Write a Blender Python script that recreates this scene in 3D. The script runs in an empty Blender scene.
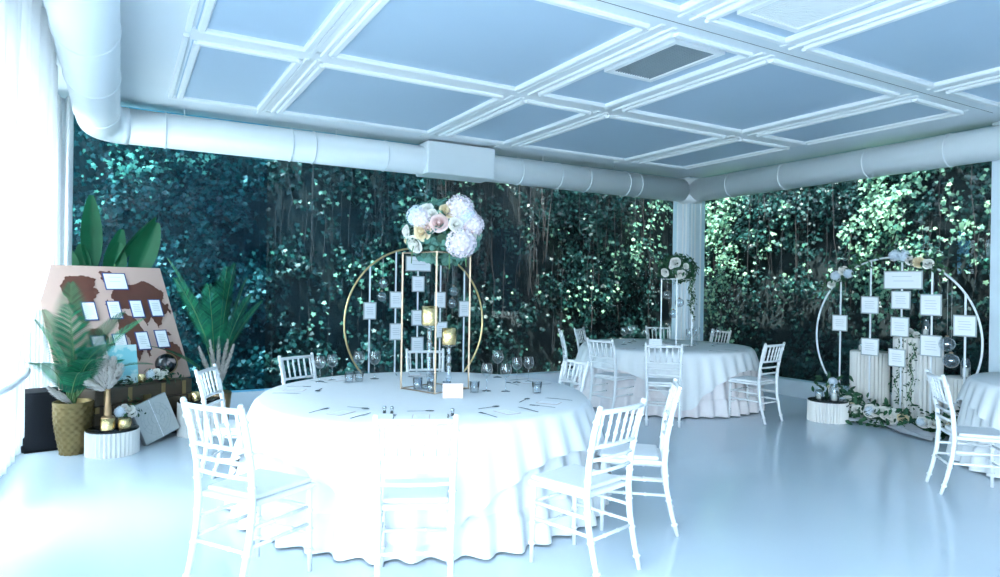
import bpy, bmesh, math, random
import numpy as np
from mathutils import Vector, Matrix
R = math.radians
PI = math.pi
rnd = random.Random(7)
nrs = np.random.RandomState(11)
scene = bpy.context.scene
col = scene.collection

# ------------------------------------------------------------------ materials
def new_mat(name):
    m = bpy.data.materials.new(name); m.use_nodes = True
    nt = m.node_tree; nt.nodes.clear()
    return m, nt, nt.nodes.new('ShaderNodeOutputMaterial')

def mat(name, c, rough=.5, metal=0., var=.06, scale=8., bump=0., bscale=None, spec=.5, island=0., c2=None, sub=0., trans=0., coat=0.):
    m, nt, out = new_mat(name)
    b = nt.nodes.new('ShaderNodeBsdfPrincipled')
    tc = nt.nodes.new('ShaderNodeTexCoord')
    nz = nt.nodes.new('ShaderNodeTexNoise'); nz.inputs['Scale'].default_value = scale; nz.inputs['Detail'].default_value = 3
    nt.links.new(tc.outputs['Object'], nz.inputs['Vector'])
    mx = nt.nodes.new('ShaderNodeMix'); mx.data_type = 'RGBA'
    d = c2 if c2 else tuple(min(1, max(0, x * (1 - var * 2))) for x in c)
    mx.inputs['A'].default_value = (*c, 1); mx.inputs['B'].default_value = (*d, 1)
    if island:
        g = nt.nodes.new('ShaderNodeNewGeometry')
        nt.links.new(g.outputs['Random Per Island'], mx.inputs['Factor'])
    else:
        nt.links.new(nz.outputs['Fac'], mx.inputs['Factor'])
    nt.links.new(mx.outputs['Result'], b.inputs['Base Color'])
    b.inputs['Roughness'].default_value = rough; b.inputs['Metallic'].default_value = metal
    b.inputs['Specular IOR Level'].default_value = spec
    b.inputs['Coat Weight'].default_value = coat
    if bump:
        n2 = nt.nodes.new('ShaderNodeTexNoise'); n2.inputs['Scale'].default_value = bscale or scale * 6
        nt.links.new(tc.outputs['Object'], n2.inputs['Vector'])
        bp = nt.nodes.new('ShaderNodeBump'); bp.inputs['Strength'].default_value = bump; bp.inputs['Distance'].default_value = .01
        nt.links.new(n2.outputs['Fac'], bp.inputs['Height']); nt.links.new(bp.outputs['Normal'], b.inputs['Normal'])
    last = b.outputs[0]
    if trans:
        t = nt.nodes.new('ShaderNodeBsdfTranslucent'); nt.links.new(mx.outputs['Result'], t.inputs['Color'])
        ms = nt.nodes.new('ShaderNodeMixShader'); ms.inputs[0].default_value = trans
        nt.links.new(last, ms.inputs[1]); nt.links.new(t.outputs[0], ms.inputs[2]); last = ms.outputs[0]
    nt.links.new(last, out.inputs['Surface'])
    return m

def glass(name, tint=(.95, .98, 1), ior=1.45, rough=.0, mul=1.):
    m, nt, out = new_mat(name)
    t = nt.nodes.new('ShaderNodeBsdfTransparent'); t.inputs[0].default_value = (*tint, 1)
    g = nt.nodes.new('ShaderNodeBsdfGlossy'); g.inputs['Roughness'].default_value = rough
    f = nt.nodes.new('ShaderNodeLayerWeight'); f.inputs['Blend'].default_value = .5
    p5 = nt.nodes.new('ShaderNodeMath'); p5.operation = 'POWER'; p5.inputs[1].default_value = 4.
    nt.links.new(f.outputs['Facing'], p5.inputs[0])
    f0 = ((ior - 1) / (ior + 1)) ** 2
    k = nt.nodes.new('ShaderNodeMath'); k.operation = 'MULTIPLY_ADD'; k.inputs[1].default_value = mul * (1 - f0); k.inputs[2].default_value = mul * f0; k.use_clamp = True
    nt.links.new(p5.outputs[0], k.inputs[0])
    ms = nt.nodes.new('ShaderNodeMixShader')
    nt.links.new(k.outputs[0], ms.inputs[0]); nt.links.new(t.outputs[0], ms.inputs[1]); nt.links.new(g.outputs[0], ms.inputs[2])
    nt.links.new(ms.outputs[0], out.inputs['Surface'])
    return m

M = {}
M['floor'] = mat('floor_epoxy', (.62, .71, .80), .13, var=.03, scale=1.2, bump=.015, bscale=3., spec=.5)
M['ceil'] = mat('ceiling_white', (.80, .86, .91), .45, var=.02, scale=2)
M['panel'] = mat('ceiling_panel', (.47, .60, .74), .45, var=.02, scale=1.5, bump=.02, bscale=40)
M['mould'] = mat('moulding_white', (.88, .91, .94), .4, var=.02)
M['gap'] = mat('dark_gap', (.02, .03, .04), .8)
M['duct'] = mat('duct_painted', (.80, .85, .89), .35, var=.02, scale=3)
M['plinth'] = mat('plinth_white', (.72, .80, .87), .4, var=.03, scale=4)
M['post'] = mat('post_white', (.70, .80, .88), .4, var=.03)
M['grille'] = mat('grille_grey', (.26, .32, .36), .5)
M['blackgrille'] = mat('black_mesh', (.010, .012, .016), .8, spec=.1, bump=.3, bscale=200)
M['grille_w'] = mat('grille_white', (.8, .84, .88), .5)
M['glasspane'] = glass('window_glass', (.90, .965, .985), 1.5, mul=.35)
M['curtain'] = mat('sheer_curtain', (.95, .96, .98), .9, var=.02, scale=30, bump=.1, bscale=300, trans=.65)
M['chair'] = mat('chair_white', (.80, .81, .83), .35, var=.02, scale=20, bump=.02)
M['cushion'] = mat('cushion_white', (.76, .77, .80), .7, var=.02, scale=30, bump=.05, bscale=200)
M['cloth'] = mat('cloth_white', (.79, .80, .82), .85, var=.02, scale=20, bump=.08, bscale=350)
M['skirt'] = mat('cloth_blush', (.80, .745, .76), .85, var=.03, scale=20, bump=.08, bscale=350)
M['gold'] = mat('brushed_gold', (.83, .60, .30), .32, 1., var=.08, scale=30)
M['goldlight'] = mat('hammered_gold', (.95, .72, .36), .25, 1., var=.1, scale=40, bump=.5, bscale=60)
M['champ'] = mat('champagne_metal', (.40, .31, .23), .45, 1., var=.05, scale=20)
M['steel'] = mat('cutlery_steel', (.50, .54, .58), .2, 1., var=.05, scale=40)
M['clear'] = glass('clear_glass', (.95, .975, .99), 1.5, rough=.02, mul=2.4)
M['crystal'] = glass('crystal', (.86, .92, .97), 1.7, rough=.05, mul=2.6)
M['paper'] = mat('card_white', (.88, .89, .92), .7, var=.02, scale=50)
M['cardedge'] = mat('card_grey_border', (.42, .46, .47), .7, var=.05, scale=50)
M['navy'] = mat('navy_border', (.03, .06, .22), .6)
M['rosegold'] = mat('rose_gold_edge', (.55, .38, .34), .4, .6)
M['ink'] = mat('pale_ink', (.58, .60, .64), .8)
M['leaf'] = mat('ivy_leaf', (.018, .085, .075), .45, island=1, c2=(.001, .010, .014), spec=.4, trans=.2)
M['leaf_sunlit'] = mat('ivy_leaf_sunlit', (.34, .55, .36), .45, island=1, c2=(.03, .16, .12), spec=.4, trans=.3)  # sunlight painted into the leaf colour, lit counterpart of the dark ivy
M['vine'] = mat('vine_stem', (.07, .06, .06), .9, island=1, c2=(.015, .018, .024))
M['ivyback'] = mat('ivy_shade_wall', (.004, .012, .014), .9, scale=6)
M['euca'] = mat('eucalyptus', (.15, .33, .27), .55, island=1, c2=(.06, .20, .16), trans=.2)
M['dkgreen'] = mat('dark_leaf', (.03, .12, .05), .5, island=1, c2=(.012, .06, .03), trans=.2)
M['palm'] = mat('palm_leaf', (.016, .21, .095), .6, spec=.2, island=1, c2=(.004, .07, .045), trans=.1)
M['palmr'] = mat('palm_rachis', (.10, .24, .08), .5)
M['banana'] = mat('banana_leaf', (.010, .13, .055), .5, spec=.25, var=.25, scale=5, trans=.2)
M['white_petal'] = mat('petal_white', (.92, .90, .86), .7, var=.04, scale=30, trans=.2)
M['cream_petal'] = mat('petal_cream', (.90, .76, .52), .7, var=.06, scale=30, trans=.2)
M['blush_petal'] = mat('petal_blush', (.88, .66, .64), .7, var=.08, scale=30, trans=.2)
M['hydra_petal'] = mat('petal_hydrangea', (.88, .82, .86), .7, island=1, c2=(.78, .66, .74), trans=.2)
M['bluewhite_petal'] = mat('petal_bluewhite', (.80, .86, .92), .7, island=1, c2=(.66, .75, .86), trans=.2)
M['board'] = mat('map_board', (.62, .42, .36), .6, var=.08, scale=3, bump=.02)
M['land'] = mat('map_land_brown', (.13, .04, .025), .6, var=.15, scale=12, bump=.05)
M['black'] = mat('matt_black', (.005, .006, .009), .7, spec=.15)
M['blackgloss'] = mat('gloss_black', (.012, .015, .02), .15)
M['trunkw'] = mat('trunk_wood', (.10, .07, .045), .55, var=.3, scale=7, bump=.15, bscale=30)
M['brass'] = mat('trunk_brass', (.42, .30, .14), .4, .8, var=.2, scale=20)
M['flute'] = mat('fluted_white', (.80, .77, .74), .75, var=.04, scale=10)
M['canvas'] = mat('canvas_grey', (.52, .54, .53), .8, var=.06, scale=30, bump=.05)
M['canvasside'] = mat('canvas_side', (.34, .37, .39), .8)
M['pot'] = mat('pot_gold', (.22, .155, .06), .45, .6, var=.1, scale=10)
M['vase'] = mat('bronze_vase', (.45, .29, .16), .3, .9, var=.1, scale=10)
M['pampas'] = mat('pampas', (.82, .78, .74), .9, island=1, c2=(.66, .60, .57), trans=.35)
M['bluemap'] = None
M['globe'] = None
M['wax'] = mat('candle_wax', (.90, .84, .74), .5)
M['soil'] = mat('soil', (.03, .025, .02), .9, bump=.4)
M['tulle'] = mat('tulle', (.62, .64, .68), .9, trans=.3)
M['wall'] = mat('wall_plaster', (.75, .82, .87), .6, var=.03)
M['pave'] = mat('paving', (.66, .68, .68), .8, var=.15, scale=2)
M['white_metal'] = mat('white_metal', (.80, .83, .87), .35, var=.03)

def two_tone(name, a, b, scale, thr, rough, spec=.5):
    m, nt, out = new_mat(name)
    p = nt.nodes.new('ShaderNodeBsdfPrincipled'); p.inputs['Roughness'].default_value = rough
    tc = nt.nodes.new('ShaderNodeTexCoord'); n = nt.nodes.new('ShaderNodeTexNoise'); n.inputs['Scale'].default_value = scale; n.inputs['Detail'].default_value = 5
    r = nt.nodes.new('ShaderNodeValToRGB'); r.color_ramp.elements[0].position = thr - .03; r.color_ramp.elements[1].position = thr + .03
    r.color_ramp.elements[0].color = (*a, 1); r.color_ramp.elements[1].color = (*b, 1)
    nt.links.new(tc.outputs['Object'], n.inputs['Vector']); nt.links.new(n.outputs['Fac'], r.inputs['Fac'])
    nt.links.new(r.outputs['Color'], p.inputs['Base Color']); nt.links.new(p.outputs[0], out.inputs['Surface'])
    return m
M['bluemap'] = two_tone('blue_map_paper', (.25, .62, .68), (.62, .80, .80), 7, .52, .5)
M['globe'] = two_tone('globe_surface', (.012, .016, .022), (.50, .38, .36), 9, .58, .2)

# ------------------------------------------------------------------ mesh builder
class MB:
    def __init__(s): s.v = []; s.f = []; s.sm = []
    def add(s, vs, fs, smooth=False):
        b = len(s.v); s.v.extend([tuple(v) for v in vs]); s.f.extend([tuple(b + i for i in f) for f in fs]); s.sm.extend([smooth] * len(fs)); return s
    def box(s, x0, y0, z0, x1, y1, z1, mtx=None):
        vs = [Vector((x, y, z)) for z in (z0, z1) for y in (y0, y1) for x in (x0, x1)]
        if mtx is not None: vs = [mtx @ v for v in vs]
        return s.add(vs, [(0, 2, 3, 1), (4, 5, 7, 6), (0, 1, 5, 4), (2, 6, 7, 3), (0, 4, 6, 2), (1, 3, 7, 5)])
    def tube(s, pts, r, n=8, cap=True, closed=False):
        pts = [Vector(p) for p in pts]; k = len(pts)
        rs = r if isinstance(r, (list, tuple)) else [r] * k
        vs = []; prev = None
        for i, p in enumerate(pts):
            if closed: t = pts[(i + 1) % k] - pts[i - 1]
            else: t = pts[min(i + 1, k - 1)] - pts[max(i - 1, 0)]
            t.normalize()
            if prev is None:
                u = t.orthogonal().normalized()
            else:
                u = prev - t * prev.dot(t)
                u = u.normalized() if u.length > 1e-6 else t.orthogonal().normalized()
            prev = u; w = t.cross(u)
            vs += [p + (u * math.cos(2 * PI * j / n) + w * math.sin(2 * PI * j / n)) * rs[i] for j in range(n)]
        fs = []
        for i in range(k if closed else k - 1):
            a = i * n; b = ((i + 1) % k) * n
            fs += [(a + j, a + (j + 1) % n, b + (j + 1) % n, b + j) for j in range(n)]
        if cap and not closed:
            fs.append(tuple(range(n - 1, -1, -1))); fs.append(tuple((k - 1) * n + j for j in range(n)))
        return s.add(vs, fs, True)
    def lathe(s, prof, c=(0, 0, 0), n=24, smooth=True, cap=True):
        vs = []; fs = []
        for r, z in prof:
            vs += [(c[0] + r * math.cos(2 * PI * j / n), c[1] + r * math.sin(2 * PI * j / n), c[2] + z) for j in range(n)]
        for i in range(len(prof) - 1):
            fs += [(i * n + j, i * n + (j + 1) % n, (i + 1) * n + (j + 1) % n, (i + 1) * n + j) for j in range(n)]
        if cap:
            if prof[0][0] > 1e-4: fs.append(tuple(range(n - 1, -1, -1)))
            if prof[-1][0] > 1e-4: fs.append(tuple((len(prof) - 1) * n + j for j in range(n)))
        return s.add(vs, fs, smooth)
    def prism(s, poly, z0, z1):
        n = len(poly)
        vs = [(x, y, z0) for x, y in poly] + [(x, y, z1) for x, y in poly]
        return s.add(vs, [tuple(range(n - 1, -1, -1)), tuple(range(n, 2 * n))] + [(i, (i + 1) % n, n + (i + 1) % n, n + i) for i in range(n)])
    def grid(s, f, nu, nv, smooth=True):
        vs = [f(i / nu, j / nv) for j in range(nv + 1) for i in range(nu + 1)]
        w = nu + 1
        return s.add(vs, [(j * w + i, j * w + i + 1, (j + 1) * w + i + 1, (j + 1) * w + i) for j in range(nv) for i in range(nu)], smooth)
    def xf(s, m):
        s.v = [tuple(m @ Vector(v)) for v in s.v]; return s
    def join(s, o, m=None):
        return s._j(o, m)
    def _j(s, o, m):
        b = len(s.v); s.v.extend([tuple(m @ Vector(v)) if m is not None else v for v in o.v])
        s.f.extend([tuple(b + i for i in f) for f in o.f]); s.sm.extend(o.sm); return s
    def build(s, name, m, parent=None, bevel=0., loc=None, rot=None, solid=0., sub=0):
        me = bpy.data.meshes.new(name); me.from_pydata(s.v, [], s.f)
        me.polygons.foreach_set('use_smooth', s.sm); me.materials.append(m); me.update()
        o = bpy.data.objects.new(name, me); col.objects.link(o)
        if parent is not None: o.parent = parent
        if loc is not None: o.location = loc
        if rot is not None: o.rotation_euler = rot
        if solid:
            md = o.modifiers.new('thick', 'SOLIDIFY'); md.thickness = solid; md.offset = 0
        if bevel:
            md = o.modifiers.new('edge', 'BEVEL'); md.width = bevel; md.segments = 2; md.limit_method = 'ANGLE'
        return o

def tag(o, label=None, cat=None, group=None, kind=None):
    if label: o['label'] = label
    if cat: o['category'] = cat
    if group: o['group'] = group
    if kind: o['kind'] = kind
    return o
def struct(o): o['kind'] = 'structure'; return o
def empty(name, loc=(0, 0, 0), rz=0., label=None, cat=None, group=None):
    o = bpy.data.objects.new(name, None); col.objects.link(o); o.empty_display_size = .1
    o.location = loc; o.rotation_euler = (0, 0, rz)
    return tag(o, label, cat, group)
kids = {}
def copy_tree(o, parent=None):
    c = o.copy(); col.objects.link(c)
    if parent is not None: c.parent = parent
    for ch in list(o.children): copy_tree(ch, c)
    return c
def face(dx, dy): return math.atan2(-dx, dy)          # rotation that turns local +Y towards (dx, dy)

# ------------------------------------------------------------------ camera
yaw, pit, rol, F = .518752, -.0013658, -.0146642, 664.154
cy, sy, cp, sp, cr, sr = math.cos(yaw), math.sin(yaw), math.cos(pit), math.sin(pit), math.cos(rol), math.sin(rol)
fw = Vector((sy * cp, cy * cp, sp)); rt = Vector((cy, -sy, 0)); dn = fw.cross(rt)
r2 = cr * rt + sr * dn; d2 = -sr * rt + cr * dn
cam = bpy.data.cameras.new('camera'); cam.sensor_width = 36; cam.lens = F * 36 / 1000; cam.clip_start = .05; cam.clip_end = 200
co = bpy.data.objects.new('camera', cam); col.objects.link(co)
mw = Matrix.Identity(4)
for i in range(3): mw[i][0] = r2[i]; mw[i][1] = -d2[i]; mw[i][2] = -fw[i]
mw[2][3] = 1.6
co.matrix_world = mw
scene.camera = co

# ------------------------------------------------------------------ room shell
XL, XR, YB, YF, ZC = -.9, 8.92, 8.74, -4.0, 3.62
struct(MB().box(XL - .3, YF - .3, -.12, XR + .4, YB + .4, 0).build('floor', M['floor']))
struct(MB().box(XL - 1.7, YF - .3, ZC, XR + .35, YB + .35, ZC + .14).build('ceiling', M['ceil']))  # left side runs out as an added unseen eave that blocks the sun
struct(MB().box(XL, YB, 0, XR + .2, YB + .22, .25).build('baseboard_back', M['plinth'], bevel=.008))
struct(MB().box(XR, YF, 0, XR + .22, YB, .25).build('baseboard_right', M['plinth'], bevel=.008))
struct(MB().box(XL - .25, YF, 0, XL, YB + .22, .16).build('baseboard_left', M['plinth'], bevel=.008))
struct(MB().box(XL - .25, YF, 3.0, XL - .05, YB + .22, ZC).build('wall_left', M['wall']))
struct(MB().box(XL - .25, YF - .2, 2.75, 1.4, YF, ZC).box(1.4, YF - .2, 0, XR + .3, YF, ZC).build('wall_rear', M['wall']))  # unseen; solid stretch shaped to darken the right side of the room
wn = 1
M['pane_haze'] = glass('blue_haze_glass', (.50, .84, .97), 1.5, mul=.35); M['pane_haze_pale'] = glass('pale_haze_glass', (.72, .92, .98), 1.5, mul=.35)  # reflected blue haze painted in as tint of the two left back panes
def window(x0, y0, x1, y1, z0=.25, z1=ZC, g='glasspane'):
    global wn
    o = struct(MB().box(x0, y0, z0, x1, y1, z1).build('window_%d' % wn, M[g])); wn += 1; return o
for a, b, g in ((-.88, 1.60, 'pane_haze'), (1.606, 3.95, 'pane_haze_pale'), (3.956, 6.3, 'glasspane'), (6.306, 8.66, 'glasspane')): window(a, YB + .05, b, YB + .062, g=g)
for a, b in ((3.76, 6.03), (6.036, 8.5), (1.2, 3.3)): window(XR + .05, a, XR + .062, b)
for a, b in ((-3.9, -.2), (-.19, 4.2), (4.21, 8.7)): window(XL - .18, a, XL - .168, b, .16, 3.0)
# corner post and right pillar
pm = MB().box(8.72, 8.56, 0, 9.12, 8.96, ZC)
for k in range(3):
    pass
cp_ = struct(pm.build('column_corner', M['post'], bevel=.01))
tm = MB()
for off in (.05, .13, .27):
    tm.box(8.712, 8.56 + off, .25, 8.722, 8.56 + off + .03, 3.15); tm.box(8.72 + off, 8.552, .25, 8.72 + off + .03, 8.562, 3.15)
struct(tm.build('trim_post', M['mould']))
struct(MB().box(8.86, 3.30, 0, 9.2, 3.925, ZC).build('column_right', M['post'], bevel=.01))

struct(MB().box(XR + .02, YF, .25, XR + .2, 1.19, ZC).build('wall_right_blocker', M['wall']))  # unseen solid wall added to keep outside light off the near right ceiling
# ceiling panels and mouldings
acols = [(.41, .55), (1.315, 1.60), (3.40, 3.75), (4.535, 4.86), (6.69, 7.07), (7.90, 8.04)]
brows = [(-3.8, -3.5), (.95, 1.30), (3.455, 3.86), (5.70, 6.06), (7.92, 8.06)]
pmb = MB()
for i in range(5):
    for j in range(4):
        pmb.box(acols[i][1] - .06, brows[j][1] - .06, ZC - .012, acols[i + 1][0] + .06, brows[j + 1][0] + .06, ZC + .01)
pn = struct(pmb.build('trim_1', M['panel']))
tn = 2
def strip(m, ax, c, a, b, w, z):            # long moulding strip with stepped round profile
    prof = [(-w / 2, ZC), (-w / 2, z + .012), (-w * .3, z), (w * .3, z), (w / 2, z + .012), (w / 2, ZC)]
    vs = []
    for t in (a, b):
        for q, zz in prof: vs.append((c + q, t, zz) if ax == 'A' else (t, c + q, zz))
    n = len(prof)
    m.add(vs, [(i, i + 1, n + i + 1, n + i) for i in range(n - 1)] + [tuple(range(n)), tuple(range(2 * n - 1, n - 1, -1))])
for i, (a, b) in enumerate(acols):
    m = MB(); edge = i in (0, 5)
    for j in range(4):
        y0, y1 = brows[j][1], brows[j + 1][0]
        y0 -= .02; y1 += .02
        if edge:
            strip(m, 'A', a + .03, y0 - .1, y1 + .1, .05, ZC - .03); strip(m, 'A', b - .02, y0, y1, .06, ZC - .045)
        else:
            w = b - a
            m.box(a + .05, y0 - .3, ZC - .02, b - .05, y1 + .3, ZC)
            strip(m, 'A', a + .035, y0, y1, .07, ZC - .05); strip(m, 'A', b - .035, y0, y1, .07, ZC - .05)
            strip(m, 'A', (a + b) / 2 - w * .17, y0 - .1, y1 + .1, .05, ZC - .035); strip(m, 'A', (a + b) / 2 + w * .17, y0 - .1, y1 + .1, .05, ZC - .035)
    struct(m.build('trim_%d' % tn, M['mould'])); tn += 1
for j, (a, b) in enumerate(brows):
    m = MB()
    for i in range(5):
        x0, x1 = acols[i][1] - .03, acols[i + 1][0] + .03
        if j in (0, 4):
            strip(m, 'B', a + .02, x0, x1, .06, ZC - .045); strip(m, 'B', b - .03, x0 - (.07 if i == 0 else .2), x1 + (.07 if i == 4 else .2), .05, ZC - .03)
        elif j == 2:
            strip(m, 'B', a + .035, x0, x1, .07, ZC - .05); strip(m, 'B', b - .035, x0, x1, .07, ZC - .05)
        else:
            strip(m, 'B', a + .035, x0, x1, .07, ZC - .05); strip(m, 'B', b - .035, x0, x1, .07, ZC - .05)
    if j == 1 or j == 3: m.box(acols[0][0] + .05, a + .06, ZC - .022, acols[5][1], b - .06, ZC)
    struct(m.build('trim_%d' % tn, M['mould'])); tn += 1
struct(MB().box(.3, 3.50, ZC - .024, 8.3, 3.662, ZC).box(.3, 3.674, ZC - .024, 8.3, 3.82, ZC).build('trim_%d' % tn, M['ceil'])); tn += 1
struct(MB().box(.3, 3.660, ZC - .022, 8.3, 3.676, ZC).build('trim_%d' % tn, M['gap'])); tn += 1

# ceiling grilles
def grille(name, x0, y0, x1, y1, label, dark):
    e = empty(name, ((x0 + x1) / 2, (y0 + y1) / 2, ZC - .015), 0, label, 'ceiling vent')
    hx, hy = (x1 - x0) / 2, (y1 - y0) / 2
    f = MB(); w = .05
    f.box(-hx, -hy, -.03, hx, -hy + w, 0).box(-hx, hy - w, -.03, hx, hy, 0).box(-hx, -hy + w, -.03, -hx + w, hy - w, 0).box(hx - w, -hy + w, -.03, hx, hy - w, 0)
    f.build('frame', M['mould'], e)
    MB().box(-hx + w, -hy + w, -.004, hx - w, hy - w, -.001).build('backing', M['black'] if dark else M['grille_w'], e)
    s = MB(); n = 16 if dark else 20
    for k in range(n):
        x = -hx + w + (k + .5) * (2 * hx - 2 * w) / n
        s.box(x - .005, -hy + w, -.02, x + .005, hy - w, -.005)
    if dark:
        for k in range(30):
            y = -hy + w + (k + .5) * (2 * hy - 2 * w) / 30
            s.box(-hx + w, y - .004, -.016, hx - w, y + .004, -.006)
    s.build('slats', M['grille'] if dark else M['grille_w'], e)['kind'] = 'stuff'
grille('ceiling_grille', 3.80, 3.90, 4.36, 4.80, 'dark grey mesh air vent grille in white frame on ceiling panel', True)
grille('ceiling_grille', 3.80, 2.10, 4.45, 3.30, 'large white slatted air grille with white frame in near ceiling panel', False)

# ducts
ZP = 3.345
def duct(label, segs, parts):
    e = empty('hanging_air_duct', segs[0], 0, label, 'duct', 'white air ducts under the ceiling edge')
    o = Vector(segs[0])
    m = MB()
    for pts, r in parts:
        m.tube([Vector(p) - o for p in pts], r, 32)
    m.build('pipe', M['duct'], e)
    return e, o
arc = [(-.23 + .0 + .28 * (1 - math.cos(t)), 8.26 + .28 * math.sin(t), ZP) for t in [i * PI / 16 for i in range(9)]]
eL, oL = duct('fat white round air duct running overhead along the curtain side, bending at the corner', [(-.23, 8.26, ZP)], [([(-.23, YF + .1, ZP), (-.23, 8.26, ZP)] + arc[1:], .205)])
def collars(e, o, spots, axis, r):
    for p in spots:
        d = Vector((0, .012, 0)) if axis == 'Y' else Vector((.012, 0, 0))
        c = Vector(p) - o
        MB().tube([c - d, c - d * .5, c + d * .5, c + d], [r, r + .008, r + .008, r], 32, cap=False).build('collar', M['duct'], e)
collars(eL, oL, [(-.23, y, ZP) for y in (.5, 2.9, 4.3, 5.35, 6.55, 7.8)], 'Y', .206)
arcx = arc[-1][0]
eB, oB = duct('long white round air duct along the top of the back glass wall', [(2.5, 8.54, ZP)], [([(arcx + .005, 8.54, ZP), (8.5, 8.54, ZP)], .198)])
collars(eB, oB, [(x, 8.54, ZP) for x in (.42, 1.82, 2.1, 3.05, 5.15, 5.85, 6.4, 7.2, 7.45)], 'X', .199)
bx = MB().box(3.585, 8.30, 3.145, 4.63, 8.735, 3.585).build('connection_box', M['duct'], eB, bevel=.02); bx.location = -oB
eR, oR = duct('long white round air duct along the top of the right glass wall', [(8.72, 4, ZP)], [([(8.72, YF + .1, ZP), (8.72, 8.42, ZP)], .198)])
collars(eR, oR, [(8.72, y, ZP) for y in (1.2, 2.6, 4.3, 5.3, 6.6, 7.6)], 'Y', .199)
bb = MB().lathe([(0, -.21), (.2, -.20), (.215, -.1), (.215, .1), (.2, .2), (0, .21)], (0, 0, 0), 24).build('corner_joint', M['duct'], eR); bb.location = Vector((8.7, 8.52, ZP)) - oR
for y in (.8, 3.0, 5.0, 7.2): MB().tube([Vector((-.23, y, ZP + .2)) - oL, Vector((-.23, y, ZC)) - oL], .008, 6).build('hanger_rod', M['duct'], eL)
for p in ((.62, 8.54), (2.4, 8.54), (5.6, 8.54), (7.0, 8.54)):
    MB().tube([Vector((p[0], p[1], ZP + .19)) - oB, Vector((p[0], p[1], ZC)) - oB], .008, 6).build('hanger_rod', M['duct'], eB)

# ------------------------------------------------------------------ outside: ground, garden walls, ivy
struct(MB().box(-25, -25, -.3, 25, 25, -.13).build('ground', M['pave']))
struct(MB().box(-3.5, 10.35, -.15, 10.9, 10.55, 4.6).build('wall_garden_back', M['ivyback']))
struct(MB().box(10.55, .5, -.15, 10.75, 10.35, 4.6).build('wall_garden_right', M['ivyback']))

def smooth_noise(a, b, seed, f=1.):
    rs = np.random.RandomState(seed); s = 0
    for k in range(7):
        w = f * (1.1 + 1.3 * k) ; th = rs.rand() * 6.28; ph = rs.rand() * 6.28
        s = s + np.sin(a * w * math.cos(th) + b * w * math.sin(th) + ph) / (1 + .5 * k)
    return s / 2.6
LEAF = np.array([(0, .05, 0), (.45, -.05, .06), (.34, .28, .03), (.62, .48, -.02), (.26, .60, .02), (0, 1.05, -.14), (-.26, .60, .02), (-.62, .48, -.02), (-.34, .28, .03), (-.45, -.05, .06), (0, .45, .03)])
LF = [(10, 0, 1, 2), (10, 2, 3, 4), (10, 4, 5, 6), (10, 6, 7, 8), (10, 8, 9, 0)]
def leaves_mesh(name, P, N, S, m, rs, hang=.8, parent=None, shape=LEAF, faces=LF):
    """a leaf at every point: P positions, N outward normals, S sizes; tips hang down"""
    n = len(P)
    N = N + rs.randn(n, 3) * .55; N /= np.linalg.norm(N, axis=1)[:, None]
    D = np.zeros((n, 3)); D[:, 2] = -hang; D += rs.randn(n, 3) * .5
    D -= N * (D * N).sum(1)[:, None]; D /= np.linalg.norm(D, axis=1)[:, None] + 1e-9
    T = np.cross(D, N)
    k = len(shape)
    V = (P[:, None, :] + S[:, None, None] * (shape[None, :, 0, None] * T[:, None, :] + shape[None, :, 1, None] * D[:, None, :] + shape[None, :, 2, None] * N[:, None, :])).reshape(-1, 3)
    me = bpy.data.meshes.new(name)
    fl = [[i for f in faces for i in f]]; base = np.arange(n)[:, None] * k
    loops = (base + np.array(fl)).reshape(-1)
    ls = np.array([len(f) for f in faces]); tot = np.tile(ls, n); st = np.concatenate([[0], np.cumsum(tot)[:-1]])
    me.vertices.add(len(V)); me.vertices.foreach_set('co', V.astype(np.float32).ravel())
    me.loops.add(len(loops)); me.loops.foreach_set('vertex_index', loops.astype(np.int32))
    me.polygons.add(len(tot)); me.polygons.foreach_set('loop_start', st.astype(np.int32)); me.polygons.foreach_set('loop_total', tot.astype(np.int32))
    me.update(calc_edges=True); me.validate()
    me.materials.append(m)
    o = bpy.data.objects.new(name, me); col.objects.link(o)
    if parent is not None: o.parent = parent
    return o

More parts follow.
